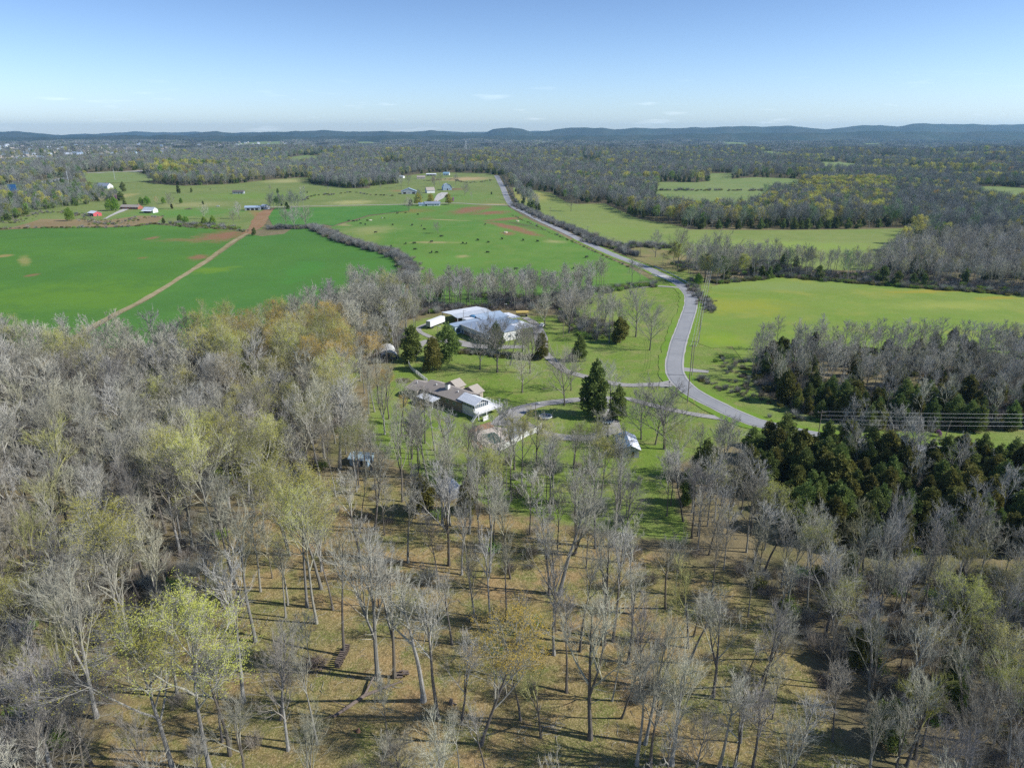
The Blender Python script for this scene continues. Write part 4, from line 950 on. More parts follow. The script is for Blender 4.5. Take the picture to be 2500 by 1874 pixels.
hedge([(430, 548), (500, 552), (560, 558)], 14, 2.5, (.2, .2, .4, .6, .4), .8, 1.5)
hedge([(670, 557), (712, 558), (755, 557)], 18, 2.5, (.5, .4, .1, .1, .5), .8, 1.4)
hedge([(1228, 432), (1238, 455), (1251, 480), (1264, 496)], 4, 3.5, (.5, .4, .2, .2, .3), .6, 1.)
hedge([(1590, 697), (1520, 703), (1455, 713)], 7, 1.6, (.1, .1, .9, .2, .1), .8, 1.3)
hedge([(1750, 692), (1860, 680), (1920, 676), (2131, 694), (2282, 706), (2500, 721)], 6, 1.8, (.2, .2, .35, .6, .2), .8, 1.3)
hedge([(800, 478), (860, 470), (900, 476), (960, 478)], 4, 6, (.2, .2, .1, .6, .3), .6, 1.2)
hedge([(740, 490), (760, 480), (800, 475)], 6, 5, (.3, .2, .2, .4, .3), .7, 1.3)
hedge([(1040, 442), (1100, 438), (1140, 446), (1200, 440)], 14, 6, (.2, .1, .1, .9, .2), .5, .9)
hedge([(1606, 466), (1720, 466), (1860, 466)], 14, 5, (.3, .3, .2, .5, .4), 1., 1.8)
hedge([(1690, 700), (1715, 730), (1735, 760)], 7, 2, (.7, .3, .05, .05, .3), .5, 1.)
hedge([(1790, 880), (1830, 950), (1900, 990), (1980, 1030)], 9, 2.4, (.5, .2, .1, .15, .2), .3, .8)
hedge([(1720, 930), (1760, 945), (1800, 960)], 6, 2., (.5, .3, .1, .1, .3), .4, .8)
hedge([(1130, 862), (1200, 866), (1310, 876)], 5, 1.4, (.2, .1, .1, .7, .1), .5, .9)
hedge([(20, 545), (90, 520), (180, 522), (260, 548), (330, 535), (390, 530)], 20, 5, (.5, .3, .2, .3, .2), .4, .9)
scatter('undergrowth', un, UND, 'brown thicket and briars under the trees and along fence lines')

# ------------------------------------------------------------------ the woods beyond
FARMP = poly_px(FARM); LEFTP = poly_px([(-300, 520), (0, 520), (300, 500), (600, 520), (790, 505), (1240, 500), (1411, 583), (1562, 647), (1600, 690), (1450, 712), (1440, 640, 17), (1200, 650, 17), (1080, 652, 17), (990, 665, 17), (850, 650, 17), (760, 712, 18), (430, 782, 18), (-300, 800, 18)])
LONGP = poly_px([(1245, 455), (1300, 462), (1348, 470), (1381, 491), (1408, 497), (1477, 495), (1520, 515), (1562, 533), (1652, 548), (1682, 559), (1840, 560), (2029, 559), (2260, 555), (2200, 570, 15), (2130, 612, 15), (2000, 604, 15), (1890, 588, 15), (1640, 596, 14), (1600, 690), (1562, 647), (1411, 583)])
RIGHTP = poly_px([(1560, 690), (1740, 700), (1920, 674), (2282, 704), (2900, 770), (2900, 1060), (2500, 2000), (-500, 2000), (-500, 800, 18), (760, 712, 18), (1600, 690)])
HW = poly_px([(-400, 555), (-100, 505), (0, 481), (115, 453), (250, 430), (400, 415), (640, 394), (705, 380), (640, 384, 6), (400, 404, 6), (240, 416, 8), (110, 438), (0, 456), (-100, 470), (-400, 520)])
TOWN = [poly_px([(-300, 352), (0, 352), (430, 356), (440, 372), (400, 384), (250, 393), (120, 402), (0, 405), (-300, 410)]), poly_px([(470, 337), (720, 338), (720, 362), (470, 358)])]
def far_ok(xs, ys):
    ok = np.ones(len(xs), bool)
    for pg in [FARMP, LEFTP, LONGP, RIGHTP, STRIP, HW] + EXC: ok &= ~inside(xs, ys, pg)
    return ok
def wedge(d0, d1, step):
    gx, gy = np.meshgrid(np.arange(-d1, d1, step), np.arange(d0 * .7, d1, step))
    gx = (gx + RNG.uniform(-.45, .45, gx.shape) * step).ravel(); gy = (gy + RNG.uniform(-.45, .45, gy.shape) * step).ravel()
    d = np.hypot(gx, gy); k = (gy > d0) & (gy <= d1) & (np.abs(gx) < .80 * gy + 40); return gx[k], gy[k]
fr = []
for d0, d1, st, sc in ((430, 1400, 8.0, 1.), (1400, 2600, 12., 1.15), (2600, 3600, 17., 1.35)):
    xs, ys = wedge(d0, d1, st); ok = far_ok(xs, ys)
    for x, y in ((float(ROADK[i][0]), float(ROADK[i][1])) for i in range(len(ROADK))): ok &= (xs - x) ** 2 + (ys - y) ** 2 > 324
    intown = inside(xs, ys, TOWN[0]) | inside(xs, ys, TOWN[1]); ok &= ~(intown & (RNG.random(len(xs)) < .84))
    xs, ys = xs[ok], ys[ok]; zs = T(xs, ys)
    ced = lowf(xs, ys, 55, 3.) * .6 + .4 * lowf(xs, ys, 140, 1.); bud = lowf(xs, ys, 40, 5.); r = RNG.random(len(xs)); r2 = RNG.random(len(xs))
    # picture place, for the yellow-green crowns and the cedars at the wood's foot
    dd = ys * CP - (zs + 12 - CAM_H) * SP; uu = 1250 + F_PX * xs / dd; vv = 937 - F_PX * (ys * SP + (zs + 12 - CAM_H) * CP) / dd
    for x, y, z, c_, b_, a_, a2, u, v_ in zip(xs, ys, zs, ced, bud, r, r2, uu, vv):
        pc = .13 + .6 * max(0, c_ - .50) * 3; pb = .07 + .30 * max(0, b_ - .58) * 2
        if 1930 < u < 2180 and 440 < v_ < 510 or 1600 < u < 1960 and 480 < v_ < 520: pb = .55; pc = .03
        if 1400 < u < 2250 and 528 < v_ < 566: pc = .75
        if v_ < 400 and u > 800 or 1600 < u < 2300 and 425 < v_ < 460: pc = max(pc, .28)
        if 380 < u < 640 and 400 < v_ < 455: pb = .25
        if u < 500 and v_ < 600 and y < 1200: pb = .12; pc = .15
        k = random.randrange(4) if a_ > pc + pb else (7 + random.randrange(2) if a_ < pc else (4 if a2 < .74 else 5 if a2 < .78 else 6))
        fr.append((x, y, z - .3, k, a2 * 6.28, sc * (.7 + .5 * a_) * (1.1 if k in (4, 5, 6) else 1)))
scatter('distant_woodland', fr, FARC, 'grey-brown spring woods rolling away to the hills')
# wooded edge to the left, loosely planted
cl_ = []
for d0, d1, st in ((3600, 6000, 46.), (6000, 10500, 62.)):
    xs, ys = wedge(d0, d1, st); ok = far_ok(xs, ys)
    intown = inside(xs, ys, TOWN[0]) | inside(xs, ys, TOWN[1]); ok &= ~(intown & (RNG.random(len(xs)) < .8)); ok &= RNG.random(len(xs)) < .93
    xs, ys = xs[ok], ys[ok]; zs = T(xs, ys)
    for x, y, z in zip(xs, ys, zs): cl_.append((x, y, z - 1.5, int(RNG.choice(4, p=(.35, .25, .18, .22))), random.uniform(0, 6.28), random.uniform(.85, 1.25) * st / 52))
scatter('far_forest', cl_, CLU, 'hazy far forest below the skyline hills')
sc_l = []
SCRUB = poly_px([(-150, 570), (0, 545), (90, 520), (170, 505), (300, 488), (240, 470), (180, 452), (110, 458), (0, 485), (-200, 530)])
xs, ys = fill(SCRUB, 8.); keep = RNG.random(len(xs)) < .8
for x, y in zip(xs[keep], ys[keep]):
    a_ = random.random(); sc_l.append((x, y, float(T(x, y)) - .2, (random.randrange(4) if a_ < .55 else random.choice((4, 6)) if a_ < .74 else 7 + random.randrange(2)), a_ * 60, random.uniform(.45, .9)))
xs, ys = fill(poly_px([(905, 455), (972, 448), (951, 432), (830, 440), (756, 434), (756, 448), (851, 459)]), 8.)
for x, y in zip(xs, ys): sc_l.append((x, y, float(T(x, y)) - .2, random.choice((0, 1, 2, 3, 7, 8)), random.random() * 6, random.uniform(.7, 1.)))
scatter('scrub_woodland', sc_l, FARC, 'mixed scrubby trees around the farm lanes by the highway')
#PART3
# ------------------------------------------------------------------ building materials
W_WHITE = plain('white_siding', (.72, .72, .70), .6, .06, 2); W_BLUEW = plain('pale_blue_metal', (.46, .60, .68), .5, .08, 1)
R_METAL = plain('grey_blue_roof_metal', (.22, .27, .34), .45, .10, .35, ribs=('X', 6)); R_WHITE = plain('white_roof_metal', (.64, .67, .70), .45, .06, .4, ribs=('X', 6)); R_GREY = plain('weathered_roof_metal', (.42, .46, .50), .5, .14, .5)
R_PALE = plain('pale_roof_metal', (.31, .39, .48), .45, .10, .3)
R_BROWN = plain('brown_shingles', (.30, .265, .23), .9, .16, 2.5); R_TAN = plain('tan_shingles', (.36, .32, .27), .9, .14, 2.5)
STONE = plain('brown_stone', (.23, .19, .16), .9, .35, 2.5); BRICK = plain('red_brick', (.34, .13, .09), .9, .2, 3); TANW = plain('tan_siding', (.48, .42, .33), .8, .1, 1)
REDW = plain('red_barn_siding', (.52, .10, .11), .7, .1, 1); DARK = plain('dark_opening', (.03, .032, .035), .9, .2); GLASS = plain('window_glass', (.09, .13, .16), .12, .1, 1, spec=.6)
GREYW = plain('grey_siding', (.36, .38, .40), .8, .12, .8); BLUEW = plain('blue_grey_siding', (.33, .42, .52), .7, .1, .8); RUST = plain('rusty_metal', (.28, .15, .09), .8, .35, 1.2)
WOODP = plain('weathered_wood', (.24, .20, .16), .9, .25, 2); CONC = M_conc; BLACK = plain('black_rubber', (.02, .02, .022), .7, .1); YELLOW = plain('yellow_paint', (.62, .46, .14), .6, .1)
STEEL = plain('galvanised_steel', (.55, .57, .58), .4, .08, 1, .3)

def win(par, side, pos, z, w, h, d, frameM=W_WHITE, paneM=GLASS, name='window', pname='pane'):
    """frame and pane on a wall of the block d = (x0, x1, y0, y1)"""
    x0, x1, y0, y1 = d
    def bx(e, a, b_, t0, t1):
        if side == 'S': return MB().box(pos - a, pos + a, y0 - t1, y0 - t0, z - b_, z + b_)
        if side == 'N': return MB().box(pos - a, pos + a, y1 + t0, y1 + t1, z - b_, z + b_)
        if side == 'E': return MB().box(x1 + t0, x1 + t1, pos - a, pos + a, z - b_, z + b_)
        return MB().box(x0 - t1, x0 - t0, pos - a, pos + a, z - b_, z + b_)
    f = bx(0, w / 2, h / 2, -.04, .05).build(name, frameM, par)
    bx(0, w / 2 - .09, h / 2 - .09, .04, .075).build(pname, paneM, f)
def gable(par, d, z0, ze, zr, wallM, roofM, axis='x', over=.5, th=.14, gam=False, ridge_off=0., rname='roof'):
    x0, x1, y0, y1 = d
    if axis == 'x': a0, a1, b0, b1 = x0, x1, y0, y1; P = lambda a, b_, z: (a, b_, z)
    else: a0, a1, b0, b1 = y0, y1, x0, x1; P = lambda a, b_, z: (b_, a, z)
    bm_ = (b0 + b1) / 2 + ridge_off
    prof = [(b0, z0), (b0, ze), (bm_, zr), (b1, ze), (b1, z0)]
    if gam: q = (b1 - b0) * .16; prof = [(b0, z0), (b0, ze), (b0 + q, ze + (zr - ze) * .62), (bm_, zr), (b1 - q, ze + (zr - ze) * .62), (b1, ze), (b1, z0)]
    MB().prism([P(a0, b_, z) for b_, z in prof], tuple(np.subtract(P(a1, 0, 0), P(a0, 0, 0)))).build('wall', wallM, par)
    s = (zr - ze) / ((b1 - b0) / 2); top = [(b_, z + th + .02) for b_, z in prof[1:-1]]
    sl0 = (top[1][1] - top[0][1]) / (top[1][0] - top[0][0])
    top[0] = (top[0][0] - over, top[0][1] - over * sl0); sl1 = (top[-1][1] - top[-2][1]) / (top[-1][0] - top[-2][0]); top[-1] = (top[-1][0] + over, top[-1][1] + over * sl1)
    prof2 = top + [(b_, z - th) for b_, z in reversed(top)]
    L = (a1 - a0) + 2 * over
    n = len(top); mb = MB()
    up = [P(a0 - over, b_, z) for b_, z in top]; dn = [P(a0 - over, b_, z - th) for b_, z in top]; e = tuple(np.subtract(P(L, 0, 0), P(0, 0, 0)))
    sh = lambda p: (p[0] + e[0], p[1] + e[1], p[2] + e[2]); U2 = [sh(p) for p in up]; D2 = [sh(p) for p in dn]
    i = len(mb.v); mb.v = up + dn + U2 + D2
    for k in range(n - 1): mb.f += [(k, k + 1, 2 * n + k + 1, 2 * n + k), (n + k, 3 * n + k, 3 * n + k + 1, n + k + 1), (k, n + k, n + k + 1, k + 1), (2 * n + k, 2 * n + k + 1, 3 * n + k + 1, 3 * n + k)]
    mb.f += [(0, 2 * n, 3 * n, n), (n - 1, 2 * n - 1, 4 * n - 1, 3 * n - 1)]; mb.m = [0] * len(mb.f)
    return mb.build(rname, roofM, par)
def farm(name, label, cat, u, v, l, w, h, rise, rz, wallM, roofM, axis='x', doors=(), windows=(), gam=False, lean=None, chimney=None, group=None):
    x, y, z = G(u, v); t = thing(name, (x, y, z), label, cat, math.radians(rz), group)
    d = (-l / 2, l / 2, -w / 2, w / 2)
    rf = gable(t, d, -.6, h, h + rise, wallM, roofM, axis, .5, .15, gam)
    for s, p, ww, hh in doors: win(t, s, p, hh / 2, ww, hh, d, W_WHITE, DARK, 'door', 'door_opening')
    for s, p, zz, ww, hh in windows: win(t, s, p, zz, ww, hh, d)
    if lean:   # (side, depth, low height, roof material)
        s, dp, hl, rm = lean
        if s == 'S': q = [(d[0], d[2] - dp, hl), (d[1], d[2] - dp, hl), (d[1], d[2] + .3, h - .15), (d[0], d[2] + .3, h - .15)]; posts = [(d[0] + .2 + k * (l - .4) / 3, d[2] - dp + .3) for k in range(4)]
        elif s == 'W': q = [(d[0] - dp, d[2], hl), (d[0] + .3, d[2], h - .15), (d[0] + .3, d[3], h - .15), (d[0] - dp, d[3], hl)]; posts = [(d[0] - dp + .3, d[2] + .2 + k * (w - .4) / 3) for k in range(4)]
        else: q = [(d[1] - .3, d[2], h - .15), (d[1] + dp, d[2], hl), (d[1] + dp, d[3], hl), (d[1] - .3, d[3], h - .15)]; posts = [(d[1] + dp - .3, d[2] + .2 + k * (w - .4) / 3) for k in range(4)]
        MB().slab(*q, .12).build('lean_to_roof', rm, t)
        for px_, py_ in posts: MB().box(px_ - .1, px_ + .1, py_ - .1, py_ + .1, -.6, hl - .1).build('post', WOODP, t)
    if chimney: cx_, cy_ = chimney; MB().box(cx_ - .5, cx_ + .5, cy_ - .6, cy_ + .6, h, h + rise + 1.1).build('chimney', BRICK, t)
    return t

# ------------------------------------------------------------------ the warehouse complex
c0 = G(900 + 870 * .2593, 700 + 350 * .2593, 4.6)
zg = float(T(c0[0], c0[1]))
wh = thing('warehouse', (c0[0], c0[1], zg), 'sprawling low warehouse with blue-grey and white metal roofs behind the lawn', 'warehouse', math.radians(36))
def lot(x0, x1, y0, y1, h, wallM=W_WHITE): MB().box(x0, x1, y0, y1, -.6, h).build('wall', wallM, wh)
# main hall
lot(0.25, 18.2, -23, 0, 4.1); MB().box(-.05, .25, -23.2, 0, 2.2, 4.15).build('fascia', plain('shaded_panel', (.50, .54, .57), .6, .05, 1), wh); MB().box(.1, .25, -22.9, -2.4, -.6, 2.2).build('stone_base', STONE, wh)  # fascia's grey has the shade on this side painted in
MB().slab((-.4, -23.4, 4.32), (18.8, -23.4, 4.50), (18.8, .3, 4.75), (-.4, .3, 4.6), .16).build('roof', R_METAL, wh)
MB().box(-.55, -.4, -23.45, .3, 4.15, 4.62).build('eave_trim', W_WHITE, wh)
lot(18.25, 26, -11, -.2, 3.9); MB().slab((18.85, -11.4, 4.15), (26.6, -11.4, 3.95), (26.6, .2, 4.2), (18.85, .2, 4.55), .15).build('roof', plain('blue_roof_metal', (.20, .27, .35), .45, .1, .4), wh)
# left front bay with glazed blue entrance
lot(-3.2, 0.2, .3, 3.6, 3.7, W_BLUEW); lot(.25, 12, .3, 5.2, 3.9, W_BLUEW)
MB().slab((-3.7, -.1, 3.95), (-.62, -.1, 4.0), (-.62, 5.6, 4.15), (-3.7, 5.6, 4.05), .15).build('roof', R_PALE, wh)
MB().slab((-.6, .32, 4.02), (12.4, .32, 4.3), (12.4, 5.6, 4.4), (-.6, 5.6, 4.2), .15).build('roof', R_PALE, wh)
for px_ in (1.4,):
    for zz in (1.4,): win(wh, 'W', px_, zz, 1.2, 2.3, (-3.2, .2, .3, 3.6), W_WHITE, DARK, 'door', 'door_opening')
win(wh, 'W', 2.7, 2., .9, 1.6, (-3.2, .2, .3, 3.6)); win(wh, 'S', -1.6, 1.7, 2.2, 2.4, (-3.2, .2, .3, 3.6)); win(wh, 'W', -1.2, 1.4, 1.1, 2.4, (.1, 18, -23, 0), W_WHITE, GLASS, 'door', 'door_glass')
for px_ in (3, 7.5, 12, 16): win(wh, 'S', px_, 1.9, 1.6, 1.2, (0.25, 18.2, -23, 0))
# middle hall with vaulted pale roof, raised white block and blue tank
gable(wh, (13.5, 28.6, 5.5, 12.2), -.6, 4.3, 5.1, W_WHITE, R_PALE, 'x', .4); lot(12.2, 28.6, .4, 5.3, 3.9); MB().slab((12.6, .3, 4.56), (28.8, .3, 4.3), (28.8, 5.3, 4.5), (12.6, 5.3, 4.75), .12).build('roof', R_PALE, wh)
lot(6.5, 11, 5.6, 9.2, 4.4); MB().slab((6.2, 5.4, 4.7), (11.3, 5.4, 4.7), (11.3, 9.4, 4.5), (6.2, 9.4, 4.5), .14).build('roof', R_WHITE, wh)
mb = MB(); mb.tube([(12.6, 9, .2), (12.6, 9, 4.9), (12.6, 9, 5.3)], [1.5, 1.5, .9], 18, True); mb.build('water_tank', plain('blue_tank', (.06, .17, .30), .4, .1, 1), wh)
# rear open canopy, gabled
d_ = (6, 26.5, 12.6, 22.5)
mb = MB().slab((5.5, 12.4, 4.0), (27, 12.4, 4.0), (27, 18.2, 4.8), (5.5, 18.2, 4.8), .14); mb.build('canopy_roof', R_GREY, wh)
MB().slab((5.5, 18.22, 4.8), (27, 18.22, 4.8), (27, 28, 4.0), (5.5, 28, 4.0), .14).build('canopy_roof', R_WHITE, wh)
for px_ in (6, 11, 16, 21, 26.5):
    for py_ in (12.8, 27.6): MB().box(px_ - .12, px_ + .12, py_ - .12, py_ + .12, -.6, 3.84).build('canopy_post', STEEL, wh)
for k, (a_, b_) in enumerate(((8, 15), (9.5, 20), (13, 17), (18, 22), (22, 16))):
    MB().box(a_, a_ + 2.2, b_, b_ + 1.4, -.3, 1.1 + .3 * (k % 3)).build('stored_crate', (WOODP, RUST, GREYW)[k % 3], wh)
# white carport roofs on the far side
MB().slab((19.3, -19.8, 3.3), (29.5, -19.8, 3.25), (29.5, -9.2, 3.6), (19.3, -7.4, 3.7), .14).build('canopy_roof', R_WHITE, wh)
for px_, py_ in ((19.7, -19.4), (29.1, -19.4), (29.1, -9.6), (19.7, -11.6)): MB().box(px_ - .1, px_ + .1, py_ - .1, py_ + .1, -.6, 3.1).build('canopy_post', STEEL, wh)
MB().slab((29, -2, 3.5), (34, -2, 3.4), (34, 8.5, 3.6), (29, 8.5, 3.8), .14).build('canopy_roof', R_WHITE, wh)
for px_, py_ in ((33.7, -1.8), (33.7, 8.2)): MB().box(px_ - .1, px_ + .1, py_ - .1, py_ + .1, -.6, 3.3).build('canopy_post', STEEL, wh)
lot(27, 31, -6, -2.4, 2.6, W_BLUEW); MB().slab((26.7, -6.3, 2.85), (31.3, -6.3, 2.75), (31.3, -2.1, 2.85), (26.7, -2.1, 2.95), .12).build('roof', R_PALE, wh)
for k, (a_, b_) in enumerate(((6, -4), (14, -8), (10, -16), (3, -10), (22, -5), (24, 8))): MB().tube([(a_, b_, 4.5), (a_, b_, 5.2)], .14 + .06 * (k % 2), 8, True).build('roof_vent', W_WHITE, wh)

# ------------------------------------------------------------------ the house
h0 = G(1058, 929, 6.0); h1 = G(1149, 959, 6.0); hz = float(T(h1[0], h1[1])); ang = math.atan2(h1[1] - h0[1], h1[0] - h0[0])
L = math.dist(h0[:2], h1[:2])
hs = thing('house', (h0[0], h0[1], hz), 'long brown-shingled house with white sunroom and raised white deck', 'house', ang)
gable(hs, (-1, L, -4.6, 4.6), -.6, 4.1, 6.0, plain('tan_brick', (.30, .24, .18), .9, .15, 3), R_BROWN, 'x', .6)
gable(hs, (1.5, 7.5, 4.65, 8.4), -.6, 4.1, 5.75, TANW, R_TAN, 'y', .5); gable(hs, (10.5, 17, 4.65, 8.2), -.6, 4.1, 5.75, TANW, R_TAN, 'y', .5)
gable(hs, (-7, -1.7, -6.5, 2.2), -.6, 3.6, 5.2, TANW, R_BROWN, 'x', .6)
hs_w = (-1, L, -4.6, 4.6)
for px_ in (1.5, 5, 12, 15.5): win(hs, 'S', px_, 2.6, 1.5, 1.3, hs_w)
for px_ in (9,): win(hs, 'N', px_, 2.4, 1.2, 1.3, hs_w)
win(hs, 'N', 4.5, 2.5, 2., 1.4, (1.5, 7.5, 4.65, 8.4)); win(hs, 'N', 13.7, 2.5, 2., 1.4, (10.5, 17, 4.65, 8.2)); win(hs, 'S', -4.5, 2.3, 2.2, 1.3, (-7, -1.7, -6.5, 2.2))
ch = MB().box(8.2, 9.6, -1.9, -.7, 4.5, 7.3).build('chimney', W_WHITE, hs); MB().box(8.05, 9.75, -2.05, -.55, 7.3, 7.5).build('chimney_cap', DARK, ch)
for px_, py_, zz in ((3.2, -1.4, 5.4), (14.2, -1.4, 5.4), (-5, -3.4, 4.9)): MB().tube([(px_, py_, zz), (px_, py_, zz + .7)], .22, 8, True).build('roof_vent', W_WHITE, hs)
MB().slab((1.0, -9.4, 2.9), (9.4, -9.4, 2.9), (9.4, -5.2, 3.3), (1.0, -5.2, 3.3), .14).build('patio_roof', R_WHITE, hs)
for px_ in (1.2, 5.2, 9.2): MB().box(px_ - .08, px_ + .08, -9.3, -9.14, -.6, 2.75).build('patio_post', W_WHITE, hs)
# sunroom and deck in their own frame, given by the glazed gable's two floor corners
FZ = 2.4
f1 = G(900 + 1000 * .2593, 700 + 1172 * .2593, FZ); f2 = G(900 + 1127 * .2593, 700 + 1130 * .2593, FZ)
sang = math.atan2(f2[1] - f1[1], f2[0] - f1[0]); SW = math.dist(f1[:2], f2[:2])
def to_house(mb):
    """frame of the gable face (x along it, y back towards the house) into the house's frame"""
    ca, sa = math.cos(sang), math.sin(sang); ch_, sh_ = math.cos(-ang), math.sin(-ang); out = []
    for x, y, z in mb.v:
        wx = f1[0] + x * ca - y * sa - h0[0]; wy = f1[1] + x * sa + y * ca - h0[1]
        out.append((wx * ch_ - wy * sh_, wx * sh_ + wy * ch_, z))
    mb.v = out; return mb
SD = 7.6; EH = FZ + 2.3; RH = FZ + 3.6
to_house(MB().box(0, SW, 0, SD, -.6, FZ - .12)).build('sunroom_base', W_WHITE, hs)
to_house(MB().box(-.05, SW + .05, -.05, SD, FZ - .1, FZ + .8)).build('sunroom_wall', W_WHITE, hs)
to_house(MB().prism([(0.12, .12, FZ + .82), (0.12, .12, EH - .05), (SW / 2, .12, RH - .1), (SW - .12, .12, EH - .05), (SW - .12, .12, FZ + .82)], (0, SD - .2, 0))).build('sunroom_glazing', GLASS, hs)
for k in range(8):
    x = k * (SW - .14) / 7; zt = EH + (RH - EH) * (1 - abs((x + .07) - SW / 2) / (SW / 2)); to_house(MB().box(x, x + .14, -.04, .1, FZ + .8, zt - .12)).build('mullion', W_WHITE, hs)
to_house(MB().box(0, SW, -.06, .1, EH - .12, EH + .06)).build('glazing_rail', W_WHITE, hs)
for k in range(6):
    for xx in (0, SW - .12): to_house(MB().box(xx, xx + .12, k * SD / 5.2, k * SD / 5.2 + .14, FZ + .8, EH)).build('mullion', W_WHITE, hs)
mb = MB(); o_ = .55; zz = EH - .22
mb.prism([(-o_, -o_, zz), (SW / 2, -o_, RH + .02), (SW + o_, -o_, zz), (SW + o_, -o_, zz + .16), (SW / 2, -o_, RH + .2), (-o_, -o_, zz + .16)], (0, SD + o_ + 1.2, 0)); to_house(mb).build('sunroom_roof', R_WHITE, hs)
DW, DD = SW + 4.3, 2.6
to_house(MB().box(-.6, DW - .2, -DD, -.08, FZ - .25, FZ - .1)).build('deck_floor', W_WHITE, hs); to_house(MB().box(SW + .06, DW - .2, -.06, 5.2, FZ - .25, FZ - .1)).build('deck_floor', W_WHITE, hs)
def rail(a, b_):
    n = max(2, int(math.dist(a, b_) / 1.5)); mb = MB()
    for k in range(n + 1):
        x = a[0] + (b_[0] - a[0]) * k / n; y = a[1] + (b_[1] - a[1]) * k / n; to_house(MB().box(x - .05, x + .05, y - .05, y + .05, FZ - .1, FZ + 1.05)).build('rail_post', W_WHITE, hs)
    for z in (FZ + .25, FZ + .55, FZ + .95): to_house(MB().tube([(a[0], a[1], z), (b_[0], b_[1], z)], .05, 4)).build('rail', W_WHITE, hs)
rail((-.6, -DD), (DW - .2, -DD)); rail((DW - .2, -DD), (DW - .2, 5.2)); rail((DW - .2, 5.2), (SW + .1, 5.2)); rail((-.6, -DD), (-.6, -.1))
for x, y in ((-.5, -DD + .1), (SW / 2, -DD + .1), (DW - .5, -DD + .1), (DW - .5, 2), (DW - .5, 5)): to_house(MB().box(x - .11, x + .11, y - .11, y + .11, -.6, FZ - .26)).build('deck_post', W_WHITE, hs)
for k in range(9): to_house(MB().box(-1.0 - k * .3, -.7 - k * .3, -DD + .1, -DD + 1.2, FZ - .4 - k * .27, FZ - .3 - k * .27)).build('stair_tread', W_WHITE, hs)

# ------------------------------------------------------------------ pool terrace
M_pave = plain('tan_paving', (.50, .43, .35), .9, .2, .9); M_mulch = plain('rust_mulch', (.27, .165, .095), .95, .3, 1.2); M_slab = plain('grey_slab', (.30, .31, .32), .8, .15, .5)
POOL_OFF = .10
sheet('pool_terrace', poly_px([(1150, 1052), (1200, 1040), (1240, 1046), (1290, 1028), (1312, 1048), (1282, 1068), (1240, 1090), (1212, 1100), (1185, 1092), (1160, 1070)]), M_pave, .10, 3, False)
sheet('mulch_bed', poly_px([(1140, 1056), (1158, 1042), (1198, 1030), (1208, 1036), (1204, 1044), (1160, 1054)]), M_mulch, .14, 3)
sheet('mulch_bed', poly_px([(1150, 1074), (1168, 1080), (1184, 1094), (1176, 1100), (1155, 1092)]), M_mulch, .14, 3)
sheet('service_yard', poly_px([(1236, 1050), (1250, 1032), (1290, 1030), (1306, 1048), (1280, 1064), (1250, 1078)]), M_slab, .14, 3, False)
def px_thing_poly(name, label, cat, px, z0, z1, mat, part):
    P = poly_px(px); cx_ = sum(p[0] for p in P) / len(P); cy_ = sum(p[1] for p in P) / len(P); z = float(T(cx_, cy_)); t = thing(name, (cx_, cy_, z), label, cat)
    return t, [(p[0] - cx_, p[1] - cy_, z0) for p in P]
t, P = px_thing_poly('swimming_pool', 'swimming pool under a dark green cover beside the white fence', 'pool', [(1175, 1062), (1207, 1056), (1234, 1080), (1208, 1087)], .1, .3, None, '')
MB().prism(P, (0, 0, .22)).build('coping', M_conc, t)
c_ = [sum(p[k] for p in P) / 4 for k in (0, 1)]
MB().prism([(c_[0] + (p[0] - c_[0]) * .9, c_[1] + (p[1] - c_[1]) * .9, .33) for p in P], (0, 0, .06)).build('cover', plain('green_pool_cover', (.045, .075, .055), .7, .15, 1), t)
t = thing('pool_rail', G(1232, 1062), 'curved white railing on the pool terrace', 'railing')
arc = [(math.cos(a_) * 3.4 - 2.5, math.sin(a_) * 5 - .5) for a_ in np.linspace(-1.1, 1.2, 12)]
for z in (.5, .95): MB().tube([(x, y, z) for x, y in arc], .06, 5).build('rail', W_WHITE, t)
for x, y in arc[::2]: MB().box(x - .05, x + .05, y - .05, y + .05, -.1, 1.).build('post', W_WHITE, t)
def fence(label, pts, h, name='fence', picket=False, gap=.0, mat=None):
    mat = mat or W_WHITE
    c_ = [G(*p) for p in pts]; o = c_[0]; t = thing(name, o, label, 'fence'); seg = resample([(p[0], p[1]) for p in c_], 2.4)
    for k, (x, y) in enumerate(seg):
        z = float(T(x, y)) - o[2]; MB().box(x - o[0] - .08, x - o[0] + .08, y - o[1] - .08, y - o[1] + .08, z - .4, z + h + .1).build('post', mat, t)
        if k:
            a = seg[k - 1]; za = float(T(*a)) - o[2]; dx, dy = x - a[0], y - a[1]; Ls = math.hypot(dx, dy); nx, ny = -dy / Ls * .03, dx / Ls * .03
            q = lambda s, zz, m: (a[0] - o[0] + dx * s + nx * m, a[1] - o[1] + dy * s + ny * m, za + (z - za) * s + zz)
            if picket:
                for j in range(6): s = .08 + j * .155; MB().prism([q(s, .08, -1), q(s + .1, .08, -1), q(s + .1, h, -1), q(s + .05, h + .12, -1), q(s, h, -1)], (nx * 2, ny * 2, 0)).build('picket', mat, t)
                MB().prism([q(.02, .3, -1.6), q(.98, .3, -1.6), q(.98, .42, -1.6), q(.02, .42, -1.6)], (-nx, -ny, 0)).build('rail', mat, t)
            else: MB().prism([q(.02, .1, -1), q(.98, .1, -1), q(.98, h, -1), q(.02, h, -1)], (nx * 2, ny * 2, 0)).build('panel', mat, t)
    return t
fence('white board fence along the low side of the pool terrace', [(1219, 1101), (1254, 1085), (1280, 1068), (1309, 1056), (1323, 1043)], 1.9)
fence('white picket fence running up the lawn from the long house', [(1044, 934), (1020, 915), (1002, 900), (996, 880)], 1.5, picket=True)
